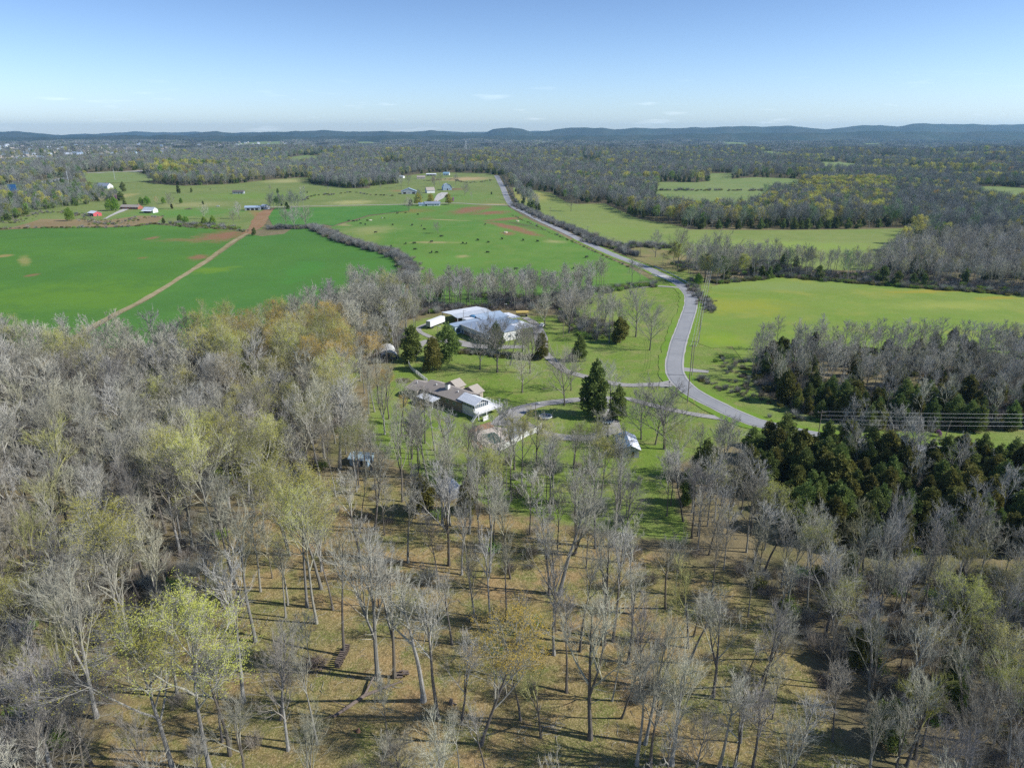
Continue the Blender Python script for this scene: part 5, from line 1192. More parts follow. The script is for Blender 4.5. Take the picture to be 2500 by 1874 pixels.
fence('short white fence panel below the raised deck', [(1180, 1029), (1192, 1024)], 1.7)

# ------------------------------------------------------------------ shed, huts and yard things
t = thing('shed', (34.8, 189.8, float(T(34.8, 189.8))), 'small gabled shed, shade-tinted blue slope and patchy white slope, at the end of the drive', 'shed')
gable(t, (-2.7, 2.7, -4.9, 4.9), -.5, 2.75, 4.1, GREYW, R_GREY, 'y', .01)
MB().slab((-3.2, -5.4, 2.72), (-.01, -5.4, 4.32), (-.01, 5.4, 4.32), (-3.2, 5.4, 2.72), .1).build('roof_slope', plain('sky_shaded_roof', (.28, .45, .62), .5, .15, .7), t)  # blue puts this slope's shade and sky reflection into its colour
mw, nt, b = nodes_of('patchy_white_roof'); c = mixc(nt, rng(nt, noise(nt, 1.6, 5, objpos(nt), .8, (1, .5, 1)), .48, .6), (.74, .76, .80), (.42, .47, .54)); nt.links.new(c, b.inputs['Base Color'])
MB().slab((.01, -5.4, 4.32), (3.2, -5.4, 2.72), (3.2, 5.4, 2.72), (.01, 5.4, 4.32), .1).build('roof_slope', mw, t)
win(t, 'S', -.7, 1.5, 1., 1.1, (-2.7, 2.7, -4.9, 4.9)); win(t, 'S', .9, 1.1, 1.1, 2.2, (-2.7, 2.7, -4.9, 4.9), W_BLUEW, DARK, 'door', 'door_opening'); win(t, 'W', 1., 1.4, 1.1, 1., (-2.7, 2.7, -4.9, 4.9)); win(t, 'E', 0, 1.4, 1.1, 1., (-2.7, 2.7, -4.9, 4.9))
farm('shed', 'dark-roofed shed with bright white gable half hidden in the left wood', 'shed', 795, 975, 6, 5, 2.6, 1.7, 20, W_WHITE, plain('dark_green_roof', (.09, .13, .12), .7, .2), doors=(('E', 0, 1.2, 2.),))
farm('shed', 'pale blue-white metal shed among trunks below the yard', 'shed', 884, 1130, 5.5, 4.5, 2.3, .9, -12, W_BLUEW, plain('pale_blue_roof', (.28, .37, .42), .5, .2, .8), doors=(('S', 1, 1.5, 2.),))
x, y, z = G(1118, 1215); t = thing('metal_hut', (x, y, z), 'grey round-roofed metal hut behind the paired cedars', 'hut', .5)
for k in range(9):
    arc = [(math.cos(a_) * 2.6, k * .8, math.sin(a_) * 2.9) for a_ in np.linspace(0, math.pi, 11)]; arc2 = [(p[0], p[1] + .74, p[2]) for p in arc]; mb = MB()
    for j in range(10): mb.face(arc[j], arc2[j], arc2[j + 1], arc[j + 1])
    mb.build('panel', R_GREY, t)
MB().prism([(math.cos(a_) * 2.5, .05, math.sin(a_) * 2.8) for a_ in np.linspace(0, math.pi, 11)], (0, .08, 0)).build('end_wall', GREYW, t)
x, y, z = G(948, 868); t = thing('hoop_house', (x, y, z), 'bare white hoop frame of a greenhouse behind the cedars', 'greenhouse', .25)
for k in range(14): MB().tube([(math.cos(a_) * 3.6, k * 1.0 - 6, math.sin(a_) * 3.4) for a_ in np.linspace(0, math.pi, 12)], .10, 4).build('hoop', W_WHITE, t)
MB().tube([(0, -6, 3.4), (0, 7, 3.4)], .05, 4).build('ridge_pipe', STEEL, t)

def wheel(par, x, y, r, w=.28, name='wheel'):
    wv = MB().tube([(x, y - w / 2, r), (x, y + w / 2, r)], r, 14, True).build(name, BLACK, par); MB().tube([(x, y - w / 2 - .02, r), (x, y + w / 2 + .02, r)], r * .5, 10, True).build('rim', STEEL, wv)
def semi(label, x, y, z, rz, cab=False, mat=None):
    t = thing('semi_truck' if cab else 'semi_trailer', (x, y, z), label, 'truck' if cab else 'trailer', rz)
    MB().box(-6.2, 6.2, -1.28, 1.28, 1.15, 3.95).build('cargo_box', mat or W_WHITE, t); MB().box(-6., 6., -.5, .5, .85, 1.14).build('chassis', DARK, t)
    for x_ in (-5, -3.8): 
        for y_ in (-1.05, 1.05): wheel(t, x_, y_, .5)
    if cab:
        mb = MB().prism([(6.6, -1.2, .6), (9.6, -1.2, .6), (9.6, -1.2, 1.9), (8.6, -1.2, 2.1), (8.2, -1.2, 3.1), (6.6, -1.2, 3.4)], (0, 2.4, 0)); mb.build('cab', BRICK, t)
        MB().prism([(8.62, -1., 2.15), (8.25, -1., 2.95), (8.3, -1., 2.97), (8.7, -1., 2.17)], (0, 2., 0)).build('windscreen', GLASS, t)
        for x_ in (6.6, 8.9):
            for y_ in (-1.05, 1.05): wheel(t, x_, y_, .5)
    else:
        for y_ in (-.8, .8): MB().box(4, 4.2, y_ - .1, y_ + .1, 0, 1.).build('landing_leg', STEEL, t)
        MB().box(-6.26, -6.21, -1.2, 1.2, 1.2, 3.9).build('rear_door', GREYW, t)
    return t
x, y, z = G(1064, 796); semi('white semi trailer parked on the gravel loop left of the warehouse', x, y, z, math.radians(60))
hwd = lambda u, v: G(u, v)
for lb, u, v, cab in (('white truck with red cab on the highway by the far wood', 103, 449, True), ('white trailer truck passing behind the blue billboard', 50, 461, True)):
    x, y, z = G(u, v); semi(lb, x, y, z + .5, math.radians(32), cab)
x, y, z = G(1275, 772); t = thing('hay_wagon', (x, y, z), 'yellow-topped wagon parked at the wood edge behind the warehouse', 'wagon', .1)
MB().box(-3.3, 3.3, -1.2, 1.2, 1.9, 2.7).build('load', YELLOW, t); MB().box(-3.2, 3.2, -1.1, 1.1, 1.0, 1.15).build('bed', WOODP, t)
for x_ in (-2.9, 0, 2.9):
    for y_ in (-1., 1.): MB().box(x_ - .08, x_ + .08, y_ - .08, y_ + .08, 1.15, 1.9).build('stake', WOODP, t)
for x_ in (-2.2, 2.2):
    for y_ in (-1., 1.): wheel(t, x_, y_, .45)
def car(label, u, v, rz, mat):
    x, y, z = G(u, v); t = thing('parked_car', (x, y, z + .2), label, 'car', rz)
    MB().prism([(-2.2, -.88, .35), (2.2, -.88, .35), (2.25, -.88, .75), (1.2, -.88, .95), (-2.1, -.88, .98)], (0, 1.76, 0)).build('body', mat, t)
    MB().prism([(-1.7, -.78, .98), (1.1, -.78, .96), (.5, -.78, 1.45), (-1.2, -.78, 1.48)], (0, 1.56, 0)).build('cabin', GLASS, t); MB().box(-1.15, .45, -.74, .74, 1.48, 1.53).build('roof', mat, t)
    for x_ in (-1.4, 1.4):
        for y_ in (-.8, .8): wheel(t, x_, y_, .33, .22)
car('small white car at the bend of the warehouse drive', 1324, 797, 1.2, W_WHITE)
car('white car standing on the farm lane by a dark bush', 532, 505, .1, W_WHITE)
car('dark blue car beside the brick farmhouse', 297, 510, .3, BLUEW)
car('white pickup at the farmyard by the gambrel barn', 1078, 478, .6, W_WHITE)
def trampoline(label, u, v, mat, caps):
    x, y, z = G(u, v); t = thing('trampoline', (x, y, z), label, 'trampoline')
    ring = [(math.cos(a_) * 2.1, math.sin(a_) * 2.1, .85) for a_ in np.linspace(0, 2 * math.pi, 25)]; MB().tube(ring, .14, 6).build('frame', mat, t)
    MB().prism([(math.cos(a_) * 1.9, math.sin(a_) * 1.9, .8) for a_ in np.linspace(0, 2 * math.pi, 24, False)], (0, 0, .03)).build('mat', plain('jump_mat', (.05, .08, .12), .8, .1), t)
    for k in range(6):
        a_ = k * math.pi / 3; MB().tube([(math.cos(a_) * 2.1, math.sin(a_) * 2.1, -.1), (math.cos(a_) * 2.1, math.sin(a_) * 2.1, .82)], .05, 5).build('leg', STEEL, t)
    if caps:
        for k in range(16): a_ = k * math.pi / 8; MB().tube([(math.cos(a_) * 2.25, math.sin(a_) * 2.25, .8), (math.cos(a_) * 2.25, math.sin(a_) * 2.25, 1.1)], .12, 6, True).build('pad', W_WHITE, t)
trampoline('round trampoline with pale rim on the grass inside the drive loop', 1332, 1021, W_WHITE, False)
trampoline('dark trampoline ringed with white pads under the big cedar', 1482, 1033, DARK, True)
x, y, z = G(1626, 946); t = thing('culvert_wall', (x, y, z), 'low pale concrete culvert head where the entrance drive meets the road', 'culvert', .0)
MB().box(-2.2, 2.2, -.2, .2, -.4, .7).build('head_wall', M_conc, t); MB().box(-.5, .5, -.26, -.2, -.2, .5).build('pipe_mouth', DARK, t)
x, y, z = G(1634, 939); t = thing('mailbox', (x, y, z), 'roadside mailbox at the mouth of the entrance drive', 'mailbox'); MB().box(-.06, .06, -.06, .06, -.2, 1.1).build('post', WOODP, t); MB().box(-.3, .3, -.15, .15, 1.1, 1.4).build('box', DARK, t)
# bridge parapets
for lb, pts in (('low steel guardrail on the far side of the creek bridge', [(1598, 652), (1625, 664), (1650, 676), (1678, 692)]), ('pale guardrail on the near side of the creek bridge', [(1592, 670), (1612, 678), (1632, 687), (1646, 693)])):
    c_ = resample([G(*p)[:2] for p in pts], 2.5); o = (c_[0][0], c_[0][1], float(T(*c_[0]))); t = thing('guardrail', o, lb, 'guardrail')
    P = [(q[0] - o[0], q[1] - o[1], float(T(*q)) - o[2]) for q in c_]
    for z in (.55, .8): MB().tube([(p[0], p[1], p[2] + z) for p in P], .12, 5).build('rail', STEEL, t)
    for p in P: MB().box(p[0] - .08, p[0] + .08, p[1] - .08, p[1] + .08, p[2] - .5, p[2] + .9).build('post', STEEL, t)
x, y, z = G(1607, 672); t = thing('bridge', (x, y, z), 'concrete side of the creek bridge under the road', 'bridge', math.radians(-58)); MB().box(-9, 9, -3.9, 3.9, -1.2, .14).build('deck', M_conc, t)

# ------------------------------------------------------------------ farms
B = farm
B('barn', 'red barn with white metal roof and open lean-to by a green tree', 'barn', 232, 527, 12, 9.5, 3.6, 1.9, -32, REDW, R_WHITE, doors=(('S', -3, 4, 3), ('S', 3, 4, 3), ('E', 0, 1.4, 2.2)), lean=('W', 9, 2.4, R_WHITE))
B('barn', 'white barn with grey roof and open white-roofed front beside the brick house', 'barn', 368, 519, 14, 9, 3.8, 2.6, -12, W_WHITE, R_GREY, doors=(('S', 0, 10, 2.8),), windows=(('E', 2, 2, 1, 1),), lean=('S', 4, 2.6, R_WHITE))
B('house', 'low brick farmhouse with brown roof between barn and trees', 'house', 322, 510, 24, 10, 2.8, 2.4, -8, BRICK, R_BROWN, doors=(('S', 0, 1.1, 2.1),), windows=(('S', -8, 1.6, 1.6, 1.2), ('S', -4, 1.6, 1.6, 1.2), ('S', 5, 1.6, 1.6, 1.2), ('S', 9, 1.6, 1.6, 1.2)), chimney=(9, 1))
B('house', 'grey-blue roofed house alone on the dry hilltop field', 'house', 256, 460, 24, 13, 4.5, 4.5, -14, W_WHITE, plain('slate_roof', (.24, .28, .34), .8, .1), doors=(('S', 2, 1.2, 2.2),), windows=(('S', -8, 2, 1.8, 1.6), ('S', -4, 2, 1.8, 1.6), ('S', 7, 2, 1.8, 1.6), ('E', 0, 2.2, 2, 1.6)), chimney=(4, 2))
B('house', 'derelict dark house sunk in bushes on the green hill', 'house', 583, 473, 17, 8, 3.2, 2.2, 6, GREYW, plain('rotten_roof', (.12, .11, .10), .9, .3, 1), doors=(('S', 1, 1.3, 2.2), ('S', 5, 1.6, 2.)), windows=(('S', -5, 1.7, 1.6, 1.4), ('S', -1.8, 1.7, 1.2, 1.4)))
B('barn', 'pale metal barn with dark open bays on the farm drive', 'barn', 618, 513, 18, 9, 3.6, 1.8, 12, GREYW, R_PALE, doors=(('S', -5, 3.6, 2.8), ('S', 0, 3.6, 2.8), ('S', 5, 3.6, 2.8)))
B('barn', 'small grey-roofed barn at the top of the red track', 'barn', 648, 511, 9, 8, 3.8, 2.2, -38, GREYW, R_GREY, doors=(('S', 0, 3, 2.8),), windows=(('E', 0, 2, 1, 1),))
t = B('house', 'long white farmhouse with slate roof on the pasture hilltop', 'house', 1056, 502, 20, 9, 2.9, 2.4, 4, W_WHITE, plain('slate_shingles', (.22, .26, .32), .8, .12, 1), doors=(('S', 1, 1.2, 2.1), ('S', -8, 2.6, 2.2)), windows=(('S', -4.5, 1.7, 1.5, 1.4), ('S', -1.8, 1.7, 1.2, 1.4), ('S', 4, 1.7, 1.6, 1.4), ('S', 7.5, 1.7, 1.6, 1.4), ('E', 0, 1.7, 1.6, 1.4)), chimney=(5, 1))
gable(t, (-18, -10.1, -4, 4), -.5, 2.5, 4.2, W_WHITE, plain('shaded_garage_roof', (.20, .27, .38), .8, .1), 'x', .4)  # the wing's bluish shade is mixed into its roof colour
B('barn', 'broad grey metal barn with two dark doors left of the yellow trees', 'barn', 999, 473, 16, 24, 4.2, 4.5, 90 + 8, GREYW, R_PALE, doors=(('W', 7, 4.5, 3.2), ('W', -7, 4.5, 3.2)), windows=(('W', 0, 2.4, 1.4, 1.4),))
B('barn', 'blue-grey gambrel barn with white roof at the farmyard', 'barn', 1091, 464, 14, 15, 5, 6, 90 + 14, BLUEW, R_WHITE, gam=True, doors=(('W', 0, 2.6, 3.),), windows=(('W', -4, 2.4, 1.2, 1.4), ('W', 4, 2.4, 1.2, 1.4)), lean=('S', 5, 3., R_GREY))
B('barn', 'brown-roofed barn with white gable end behind the yellow trees', 'barn', 1050, 471, 13, 11, 4.5, 4.4, 22, W_WHITE, R_TAN, doors=(('E', 0, 3, 3),))
B('shed', 'long open white-roofed shed near the far wood', 'shed', 1053, 429, 24, 9, 3.6, 1.6, 2, GREYW, R_WHITE, doors=(('S', -7, 6, 2.8), ('S', 0, 6, 2.8), ('S', 7, 6, 2.8)))
B('house', 'white house with blue roof and chimney at the top of the farmland', 'house', 1090, 428, 15, 10, 4.2, 3.4, -8, W_WHITE, plain('blue_shingles', (.20, .34, .44), .7, .1), doors=(('S', 1, 1.4, 2.3),), windows=(('S', -4, 2.2, 1.6, 1.6), ('S', 5, 2.2, 1.6, 1.6), ('E', 0, 2.2, 1.6, 1.6)), chimney=(-6.5, 0))
B('house', 'brown hip-like roofed house under trees beyond the barns', 'house', 1028, 437, 18, 11, 3.6, 3.6, 10, TANW, R_BROWN, doors=(('S', 0, 1.2, 2.2),), windows=(('S', -5, 2, 1.6, 1.4), ('S', 5, 2, 1.6, 1.4)))
B('shed', 'small white shed next to the dark wood edge', 'shed', 981, 435, 11, 9, 3.4, 2.6, -20, W_WHITE, R_GREY, doors=(('S', 0, 3, 2.6),))
B('shed', 'teal-roofed low shed furthest along the wood edge', 'shed', 952, 437, 12, 8, 3, 1.8, 5, GREYW, plain('teal_roof', (.12, .24, .28), .6, .1))
B('barn', 'bright white barn roof standing in the woods above the small green field', 'barn', 2343, 424, 26, 14, 4, 3.5, 6, W_WHITE, R_WHITE)
B('house', 'red-brown roofed house on a clearing beyond the yellow crowns', 'house', 2055, 438, 22, 9, 3, 2.2, -4, W_WHITE, plain('red_brown_roof', (.26, .10, .08), .8, .1))
B('house', 'pale green-grey house half hidden among far trees', 'house', 2005, 433, 16, 10, 4, 3, 18, W_BLUEW, R_GREY)
B('barn', 'white farm building on the distant right-hand clearing', 'barn', 2290, 359, 40, 16, 6, 4, 5, W_WHITE, R_WHITE)
B('house', 'white farm roof peeking from scrub above the weedy strip', 'house', 92, 500, 16, 9, 3.4, 3, 24, W_WHITE, R_WHITE)
B('house', 'pale roofed cottage beside the redbud near the highway', 'house', 104, 484, 18, 9, 3.4, 2.6, -16, W_WHITE, R_GREY)

# ------------------------------------------------------------------ town far beyond: one kind of small house, repeated
townm = []
for k, (wm, rm) in enumerate(((W_WHITE, R_GREY), (TANW, R_TAN), (W_WHITE, R_BROWN), (W_BLUEW, R_PALE))):
    mb = MB(); mb.prism([(-8, -5.5, -2), (-8, -5.5, 5.5), (-8, 0, 9), (-8, 5.5, 5.5), (-8, 5.5, -2)], (16, 0, 0)); mb.cm = 1
    mb.slab((-8.6, -6.2, 5.3), (8.6, -6.2, 5.3), (8.6, 0, 9.3), (-8.6, 0, 9.3), .3).slab((-8.6, 0, 9.3), (8.6, 0, 9.3), (8.6, 6.2, 5.3), (-8.6, 6.2, 5.3), .3)
    townm.append(mb.mesh('suburban_house', wm, rm))
rt = random.Random(5); nh = 0; TH = []; THO = []
while nh < 290:
    if rt.random() < .72: u, v = rt.uniform(-20, 425), 352 + 46 * rt.random() ** .8
    else: u, v = rt.uniform(475, 715), rt.uniform(340, 362)
    if u > 300 and v > 384: continue
    x, y, z = G(u, v)
    kk = rt.randrange(4); TH.append((u, v, kk))
    o = link('suburban_house', townm[kk], None, (x, y, z + .5), rt.choice((0, .3, 1.2, 1.57)) + rt.gauss(0, .15)); s = rt.uniform(.9, 1.45); o.scale = (s, s, s * 1.15)
    tag(o, None, 'house', 'distant suburban houses'); THO.append(o); nh += 1

rws = {}
for i, (u, v, kk) in enumerate(TH): rws.setdefault((kk, int(v // 6)), []).append(i)
for (kk, rv), L_ in rws.items():
    nth = sum(1 for (k2, r2) in rws if k2 == kk and r2 > rv); L_.sort(key=lambda i: TH[i][0])
    for n_, i in enumerate(L_): THO[i]['label'] = '%s suburban house beyond the highway wood, %s row back, %s from left' % (('white grey-roofed', 'tan', 'white brown-roofed', 'pale blue')[kk], ORD[nth], ORD[n_])
# ------------------------------------------------------------------ poles, wires, masts, billboard
def pole(label, u, v, vtop, arm=True, r=.17, Hmin=6, mat=None, lean=0., light=False, guard=False, name='utility_pole', cat='utility pole', az=0.):
    x, y, z = G(u, v); H = max(Hmin, height_at(x, y, vtop)); t = thing(name, (x, y, z), label, cat, az)
    MB().tube([(0, 0, -.5), (lean * H, 0, H)], [r, r * .65], 8, True).build('pole', mat or WOODP, t)
    if arm:
        MB().box(-1.3, 1.3, -.07, .07, H - .8, H - .62).build('crossarm', WOODP, t)
        for q in (-1.15, 0, 1.15): MB().tube([(q, 0, H - .62), (q, 0, H - .35)], .06, 5, True).build('insulator', GREYW, t)
    if light: MB().box(-.1, 1., -.1, .1, H - .3, H - .15).build('lamp_arm', STEEL, t); MB().box(.8, 1.5, -.2, .2, H - .45, H - .25).build('lamp_head', W_WHITE, t)
    if guard: MB().tube([(2.2, -2.2, 0), (1.4, -1.4, 2.2)], .07, 6, True).build('guy_guard', YELLOW, t); MB().tube([(2.2, -2.2, 0), (0, 0, H * .75)], .02, 4).build('guy_wire', STEEL, t)
    return (x, y, z + H - .35)
pp = [pole('tall bare pole on the grass inside the road bend', 1678, 983, 840, r=.2, guard=True), pole('utility pole on the verge beside the road widening', 1689, 917, 830), pole('utility pole on the verge of the buttercup field', 1706, 834, 735),
      pole('taller twin pole at the brown weeds right of the bend', 1728, 712, 660), pole('shorter twin pole just behind it at the bend', 1724, 695, 664), ]
pole('thin pole on the green point of the bend', 1683, 692, 664, r=.12); pole('pole on the dry creek meadow', 1617, 660, 622)
up_ = [pole('roadside pole nearest the creek on the straight road', 1563, 628, 600), pole('roadside pole amid the hedge shrubs', 1497, 605, 580), pole('roadside pole above the red bank', 1434, 580, 552), pole('roadside pole at the upper hedge', 1343, 535, 506)]
pole('yard lamp pole at the wood edge by the white trailer', 1069, 829, 795, False, light=True, r=.12); pole('lamp pole rising behind the white canopy roof', 1231, 768, 748, False, light=True, r=.12); pole('lamp pole before the rear canopy', 1132, 795, 757, False, light=True, r=.12)
pole('pole beside the lawn edge right of the warehouse', 1375, 823, 766, r=.14); pole('pole with lamp at the drive loop', 1307, 1023, 981, False, light=True, guard=True, r=.13); pole('black pole before the dark trampoline', 1482, 1095, 1035, False, r=.12, mat=DARK, Hmin=4)
A = pole('crossarm pole carrying four wires below the cedar wood', 1994, 1082, 1001, True, .16); Bq = pole('leaning grey pole at the red bank', 2307, 1068, 1031, False, .14, lean=.12)
x, y = 262., A[1] + 2; z = float(T(x, y)); t = thing('utility_pole', (x, y, z), 'wooden pole where the four wires run on past the cedars', 'utility pole'); MB().tube([(0, 0, -.5), (0, 0, A[2] - z + .4)], [.18, .12], 8, True).build('pole', WOODP, t)
def wires(label, pts, offs, sag=1.1, r=.03):
    o = pts[0]; t = thing('power_line', o, label, 'power line')
    for dx, dy, dz in offs:
        P = []
        for a, b_ in zip(pts[:-1], pts[1:]):
            for k in range(14):
                s = k / 14; P.append((a[0] + (b_[0] - a[0]) * s - o[0] + dx, a[1] + (b_[1] - a[1]) * s - o[1] + dy, a[2] + (b_[2] - a[2]) * s - o[2] + dz - sag * 4 * s * (1 - s)))
        P.append(tuple(pts[-1][k] - o[k] + (dx, dy, dz)[k] for k in range(3))); MB().tube(P, r, 4).build('wire', STEEL, t)
wires('four pale wires crossing in front of the cedar wood', [A, (x, y, A[2] + .2)], [(0, 0, 0), (0, 0, -1.3), (0, 0, -2.6), (0, 0, -4.)], 1.4, .013)
wires('wires strung between the poles beside the road bend', [pp[0], pp[1], pp[2], pp[3]], [(-1.1, 0, 0), (0, 0, 0), (1.1, 0, 0)])
wires('wires along the straight road above the hedge', [pp[4]] + up_, [(-1.1, 0, 0), (1.1, 0, 0)], 1.2)
for lb, u, v, vt, r in (('thin steel transmission pole by the highway scrub', 170, 458, 418, .45), ('thin steel transmission pole before the far wood', 281, 440, 411, .4), ('slender pole at the end of the straight road', 1199, 428, 413, .3), ('tall antenna pole behind the blue-roofed house', 1092, 424, 409, .25)):
    pole(lb, u, v, vt, False, r, mat=STEEL, Hmin=12)
x, y, z = G(1138, 376); H = height_at(x, y, 343); t = thing('cell_tower', (x, y, z), 'white cell tower rising from the distant woods', 'tower'); MB().tube([(0, 0, 0), (0, 0, H)], [1.6, .8], 8, True).build('mast', W_WHITE, t)
for k in range(3): a_ = k * 2.1; MB().box(math.cos(a_) * 2.4 - .6, math.cos(a_) * 2.4 + .6, math.sin(a_) * 2.4 - .6, math.sin(a_) * 2.4 + .6, H - 6, H - 1).build('antenna', W_WHITE, t)
x, y, z = G(44, 484); t = thing('billboard', (x, y, z), 'blue billboard on a single post beside the highway', 'billboard', .2); Hb = height_at(x, y, 450)
BB = plain('blue_sign_face', (.05, .16, .36), .5, .1, .2)
MB().tube([(0, 0, -.5), (0, 0, Hb - 8)], .5, 8).build('post', DARK, t); MB().box(-10.5, .6, -.35, .35, Hb - 9.5, Hb).build('sign_panel', BB, t); MB().box(-10.8, .9, -.3, .42, Hb, Hb + .25).build('frame', DARK, t)
x, y, z = G(680, 384); t = thing('billboard', (x, y, z), 'small blue sign in the far trees by the interstate', 'billboard'); MB().box(-9, 9, -.5, .5, 12, 22).build('sign_panel', BB, t); MB().tube([(0, 0, 0), (0, 0, 12)], .8, 6).build('post', DARK, t)

# ------------------------------------------------------------------ cattle
def cow_mesh(name, mat):
    mb = MB(); mb.tube([(-1.05, 0, 1.02), (-.95, 0, 1.0), (-.6, 0, .98), (0, 0, .92), (.55, 0, .98), (.9, 0, 1.08), (1.15, 0, 1.15)], [.12, .3, .38, .42, .38, .28, .18], 10)
    mb.tube([(.95, 0, 1.15), (1.35, 0, .95), (1.55, 0, .6)], [.2, .14, .12], 8, True); mb.tube([(1.45, 0, .72), (1.75, 0, .38)], [.14, .09], 8, True)
    for x_, y_ in ((-.75, -.2), (-.75, .2), (.7, -.2), (.7, .2)): mb.tube([(x_, y_, .85), (x_ + .03, y_, .42), (x_, y_, 0)], [.13, .07, .06], 6)
    mb.tube([(-1.05, 0, 1.15), (-1.15, 0, .5)], [.04, .02], 4)
    return mb.mesh(name, mat)
COWB = cow_mesh('cow', plain('black_hide', (.014, .013, .012), .7, .2)); COWW = cow_mesh('cow', plain('cream_hide', (.62, .56, .47), .7, .1))
cows = [(852, 540.4, 0), (863.5, 542, 0), (871, 540.6, 0), (878, 538.3, 0), (897, 540.4, 0), (904.5, 540.4, 1), (932.5, 533.7, 1), (939.5, 534.3, 0), (881, 547.3, 0), (892, 550, 0), (959, 550.6, 0), (1020.6, 525, 0), (1006, 551.5, 0), (1029, 553, 0), (1035.7, 561, 0), (916.6, 569, 0), (1077, 579, 0), (1012, 595.6, 0), (991, 596.5, 0), (955, 603.4, 0), (961, 609.4, 0), (1013, 610.6, 0), (1054, 618, 0), (1066, 618, 0), (1190, 618, 0), (1130, 595.6, 0), (1139, 596, 0), (1167, 588, 0), (1192.5, 593, 0), (1184.7, 549.4, 0), (1226, 585, 0), (1277, 588, 0), (1054, 592, 0), (1312, 590.7, 0), (1431.6, 630, 0), (1401, 656.8, 0), (1430, 661, 0), (1259, 659, 0), (990, 521, 0), (970, 522.5, 0), (514, 463, 0)]
cw = [(G(u, v), k) for u, v, k in cows]
nb_, nw_ = 0, 0
order = sorted(range(len(cows)), key=lambda i: -cows[i][1]); rank = {i: n for n, i in enumerate(order)}
for i, (p, k) in enumerate(cw):
    o = link('cow', COWW if k else COWB, None, p, rt.uniform(0, 6.28)); s = rt.uniform(1.05, 1.35); o.scale = (s, s, s)
    lb = ('cream cow beside its black neighbour in the left of the pasture' if i == 5 else 'cream cow further up the pasture slope') if k else '%s black cow counted from the creek end of the herd' % ORD[rank[i]]
    tag(o, lb, 'cow', 'cattle grazing on the pasture')
for lb, u, v in (('round pale feeder on the red bare earth', 1235, 569), ('small pale hay feeder by the road side of the red earth', 1264, 541)):
    x, y, z = G(u, v); t = thing('hay_feeder', (x, y, z), lb, 'feeder')
    for zz in (.2, .7, 1.2): MB().tube([(math.cos(a_) * 1.6, math.sin(a_) * 1.6, zz) for a_ in np.linspace(0, 6.2832, 14)], .09, 4).build('ring', W_WHITE, t)
    MB().tube([(0, 0, 0), (0, 0, .9), (0, 0, 1.3)], [1.3, 1.2, .5], 10, True).build('hay', YELLOW, t)

# ------------------------------------------------------------------ wood and logs on the forest floor
LOGM = plain('cut_log', (.17, .135, .11), .9, .25, 3); ENDM = plain('log_end', (.40, .30, .19), .9, .15, 3)
x, y, z = G(836, 1606); t = thing('firewood_stack', (x, y, z), 'long stack of dark firewood at the foot of a tree', 'firewood', math.radians(82)); rl = random.Random(3)
for k in range(44):
    row = k % 4; xx = -2.4 + (k // 4) * .47 + rl.uniform(-.04, .04); MB().tube([(xx, -.5 + rl.uniform(-.1, .1), .16 + row * .3), (xx, .5 + rl.uniform(-.1, .1), .16 + row * .3)], .145, 7, True).build('log', LOGM, t)
def branchpile(label, u, v, n, R, H, thick):
    x, y, z = G(u, v); t = thing('brush_pile', (x, y, z), label, 'brush pile'); mb = MB()
    for _ in range(n):
        a_ = rl.uniform(0, 6.28); r = R * rl.random() ** .5; p = (math.cos(a_) * r, math.sin(a_) * r, rl.uniform(0, H * (1 - r / R) + .1)); b_ = rl.uniform(0, 6.28); Lb = rl.uniform(.8, 2.4); q = (p[0] + math.cos(b_) * Lb, p[1] + math.sin(b_) * Lb, max(.03, p[2] + rl.uniform(-.3, .6))); mb.tube([p, q], [rl.uniform(.4, 1) * thick, .012], 4)
    mb.build('branches', LOGM, t)['kind'] = 'stuff'
branchpile('grey heap of cut branches on the open leaf litter', 770, 1622, 260, 1.9, 1.1, .045); branchpile('brush heap by the right-hand wood edge', 2025, 1668, 200, 2.2, .8, .05); branchpile('low brown brush heap beside the white barn field', 461, 511, 120, 4.5, 2.2, .2); branchpile('brown brush heap in the rubble bed left of the house', 985, 930, 200, 3., .6, .06)
x, y, z = G(895, 1700); t = thing('fallen_tree', (x, y, z), 'fallen grey trunk with forked limbs lying across the open litter', 'fallen tree')
Pp = [G(984, 1664), G(935, 1682), G(890, 1700), G(850, 1728), G(815, 1752)]
MB().tube([(p[0] - x, p[1] - y, p[2] - z + .28) for p in Pp], [.10, .22, .30, .32, .20], 9, True).build('trunk', LOGM, t)
MB().tube([(Pp[2][0] - x, Pp[2][1] - y, .3), (G(907, 1672)[0] - x, G(907, 1672)[1] - y, .8), (G(915, 1660)[0] - x, G(915, 1660)[1] - y, 1.)], [.24, .18, .12], 7, True).build('limb', LOGM, t)
for a_, b_ in (((850, 1728), (800, 1715)), ((830, 1742), (780, 1770)), ((935, 1682), (960, 1698))): p, q = G(*a_), G(*b_); MB().tube([(p[0] - x, p[1] - y, .4), (q[0] - x, q[1] - y, .9)], [.10, .02], 5).build('limb', LOGM, t)
x, y, z = G(980, 1648); t = thing('log_pile', (x, y, z), 'small heap of sawn logs beside the twin-stemmed tree', 'log pile')
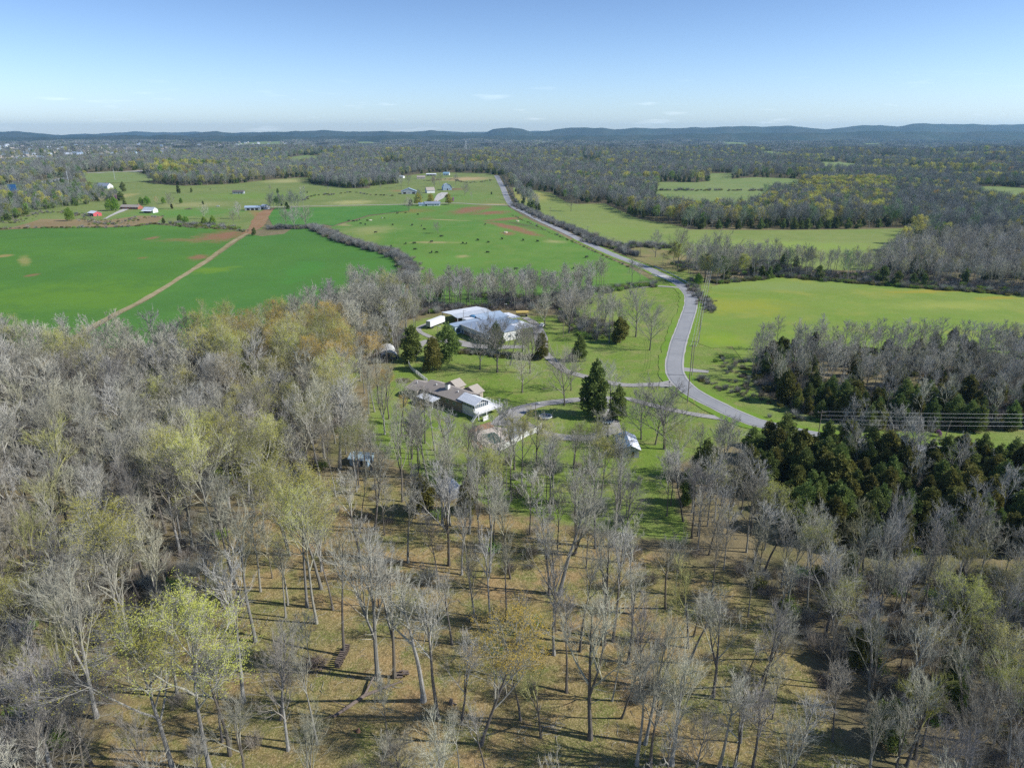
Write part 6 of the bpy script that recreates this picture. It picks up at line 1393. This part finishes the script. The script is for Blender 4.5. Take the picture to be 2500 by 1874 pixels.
for k in range(12): a_ = rl.uniform(-.5, .5); px_, py_ = rl.uniform(-1., 1.), rl.uniform(-.6, .6); zz = .2 + (k % 3) * .28; MB().tube([(px_ - .5, py_ - a_ * .5, zz), (px_ + .5, py_ + a_ * .5, zz)], rl.uniform(.13, .22), 7, True).build('log', LOGM, t)
x, y, z = G(1101, 1716); t = thing('stump', (x, y, z), 'dark rotten stump on the litter left of the orange tree', 'stump'); MB().tube([(0, 0, -.2), (0, 0, .4), (.1, .05, .9)], [.5, .35, .22], 9, True).build('wood', LOGM, t); MB().tube([(.3, 0, .1), (1.1, -.4, .15)], [.16, .06], 6).build('root', LOGM, t)
x, y, z = G(875, 1785); t = thing('stump', (x, y, z), 'reddish broken stump near the bottom of the open litter', 'stump'); MB().tube([(0, 0, -.2), (0, 0, .35), (.1, 0, .7)], [.45, .3, .15], 9, True).build('wood', RUST, t); MB().tube([(0, 0, .2), (-.9, .3, .1)], [.14, .05], 6).build('root', RUST, t)

# fallen sticks and small limbs strewn over the forest floor
def sticks(seed):
    r_ = random.Random(seed); mb = MB()
    for _ in range(9):
        x_, y_, a_, L_ = r_.uniform(-1.6, 1.6), r_.uniform(-1.6, 1.6), r_.uniform(0, 6.28), r_.uniform(.5, 2.6)
        mb.tube([(x_, y_, .05), (x_ + math.cos(a_) * L_ * .5, y_ + math.sin(a_) * L_ * .5, .12), (x_ + math.cos(a_ + .3) * L_, y_ + math.sin(a_ + .3) * L_, .06)], [r_.uniform(.02, .06), .03, .01], 4)
    return mb.mesh('sticks', bpy.data.materials['pale_twigs'])
STK = proto_collection('sticks', [sticks(k) for k in range(4)])
xs, ys = fill(PARKZ, 4.2); xs2, ys2 = fill(YARD, 7.); pt = []
for x, y in list(zip(xs, ys)) + list(zip(xs2, ys2)):
    if random.random() < .55: pt.append((x, y, float(T(x, y)), random.randrange(4), random.uniform(0, 6.28), random.uniform(.4, 1.1)))
scatter('fallen_sticks', pt, STK, 'dead sticks and small limbs strewn over the leaf litter')
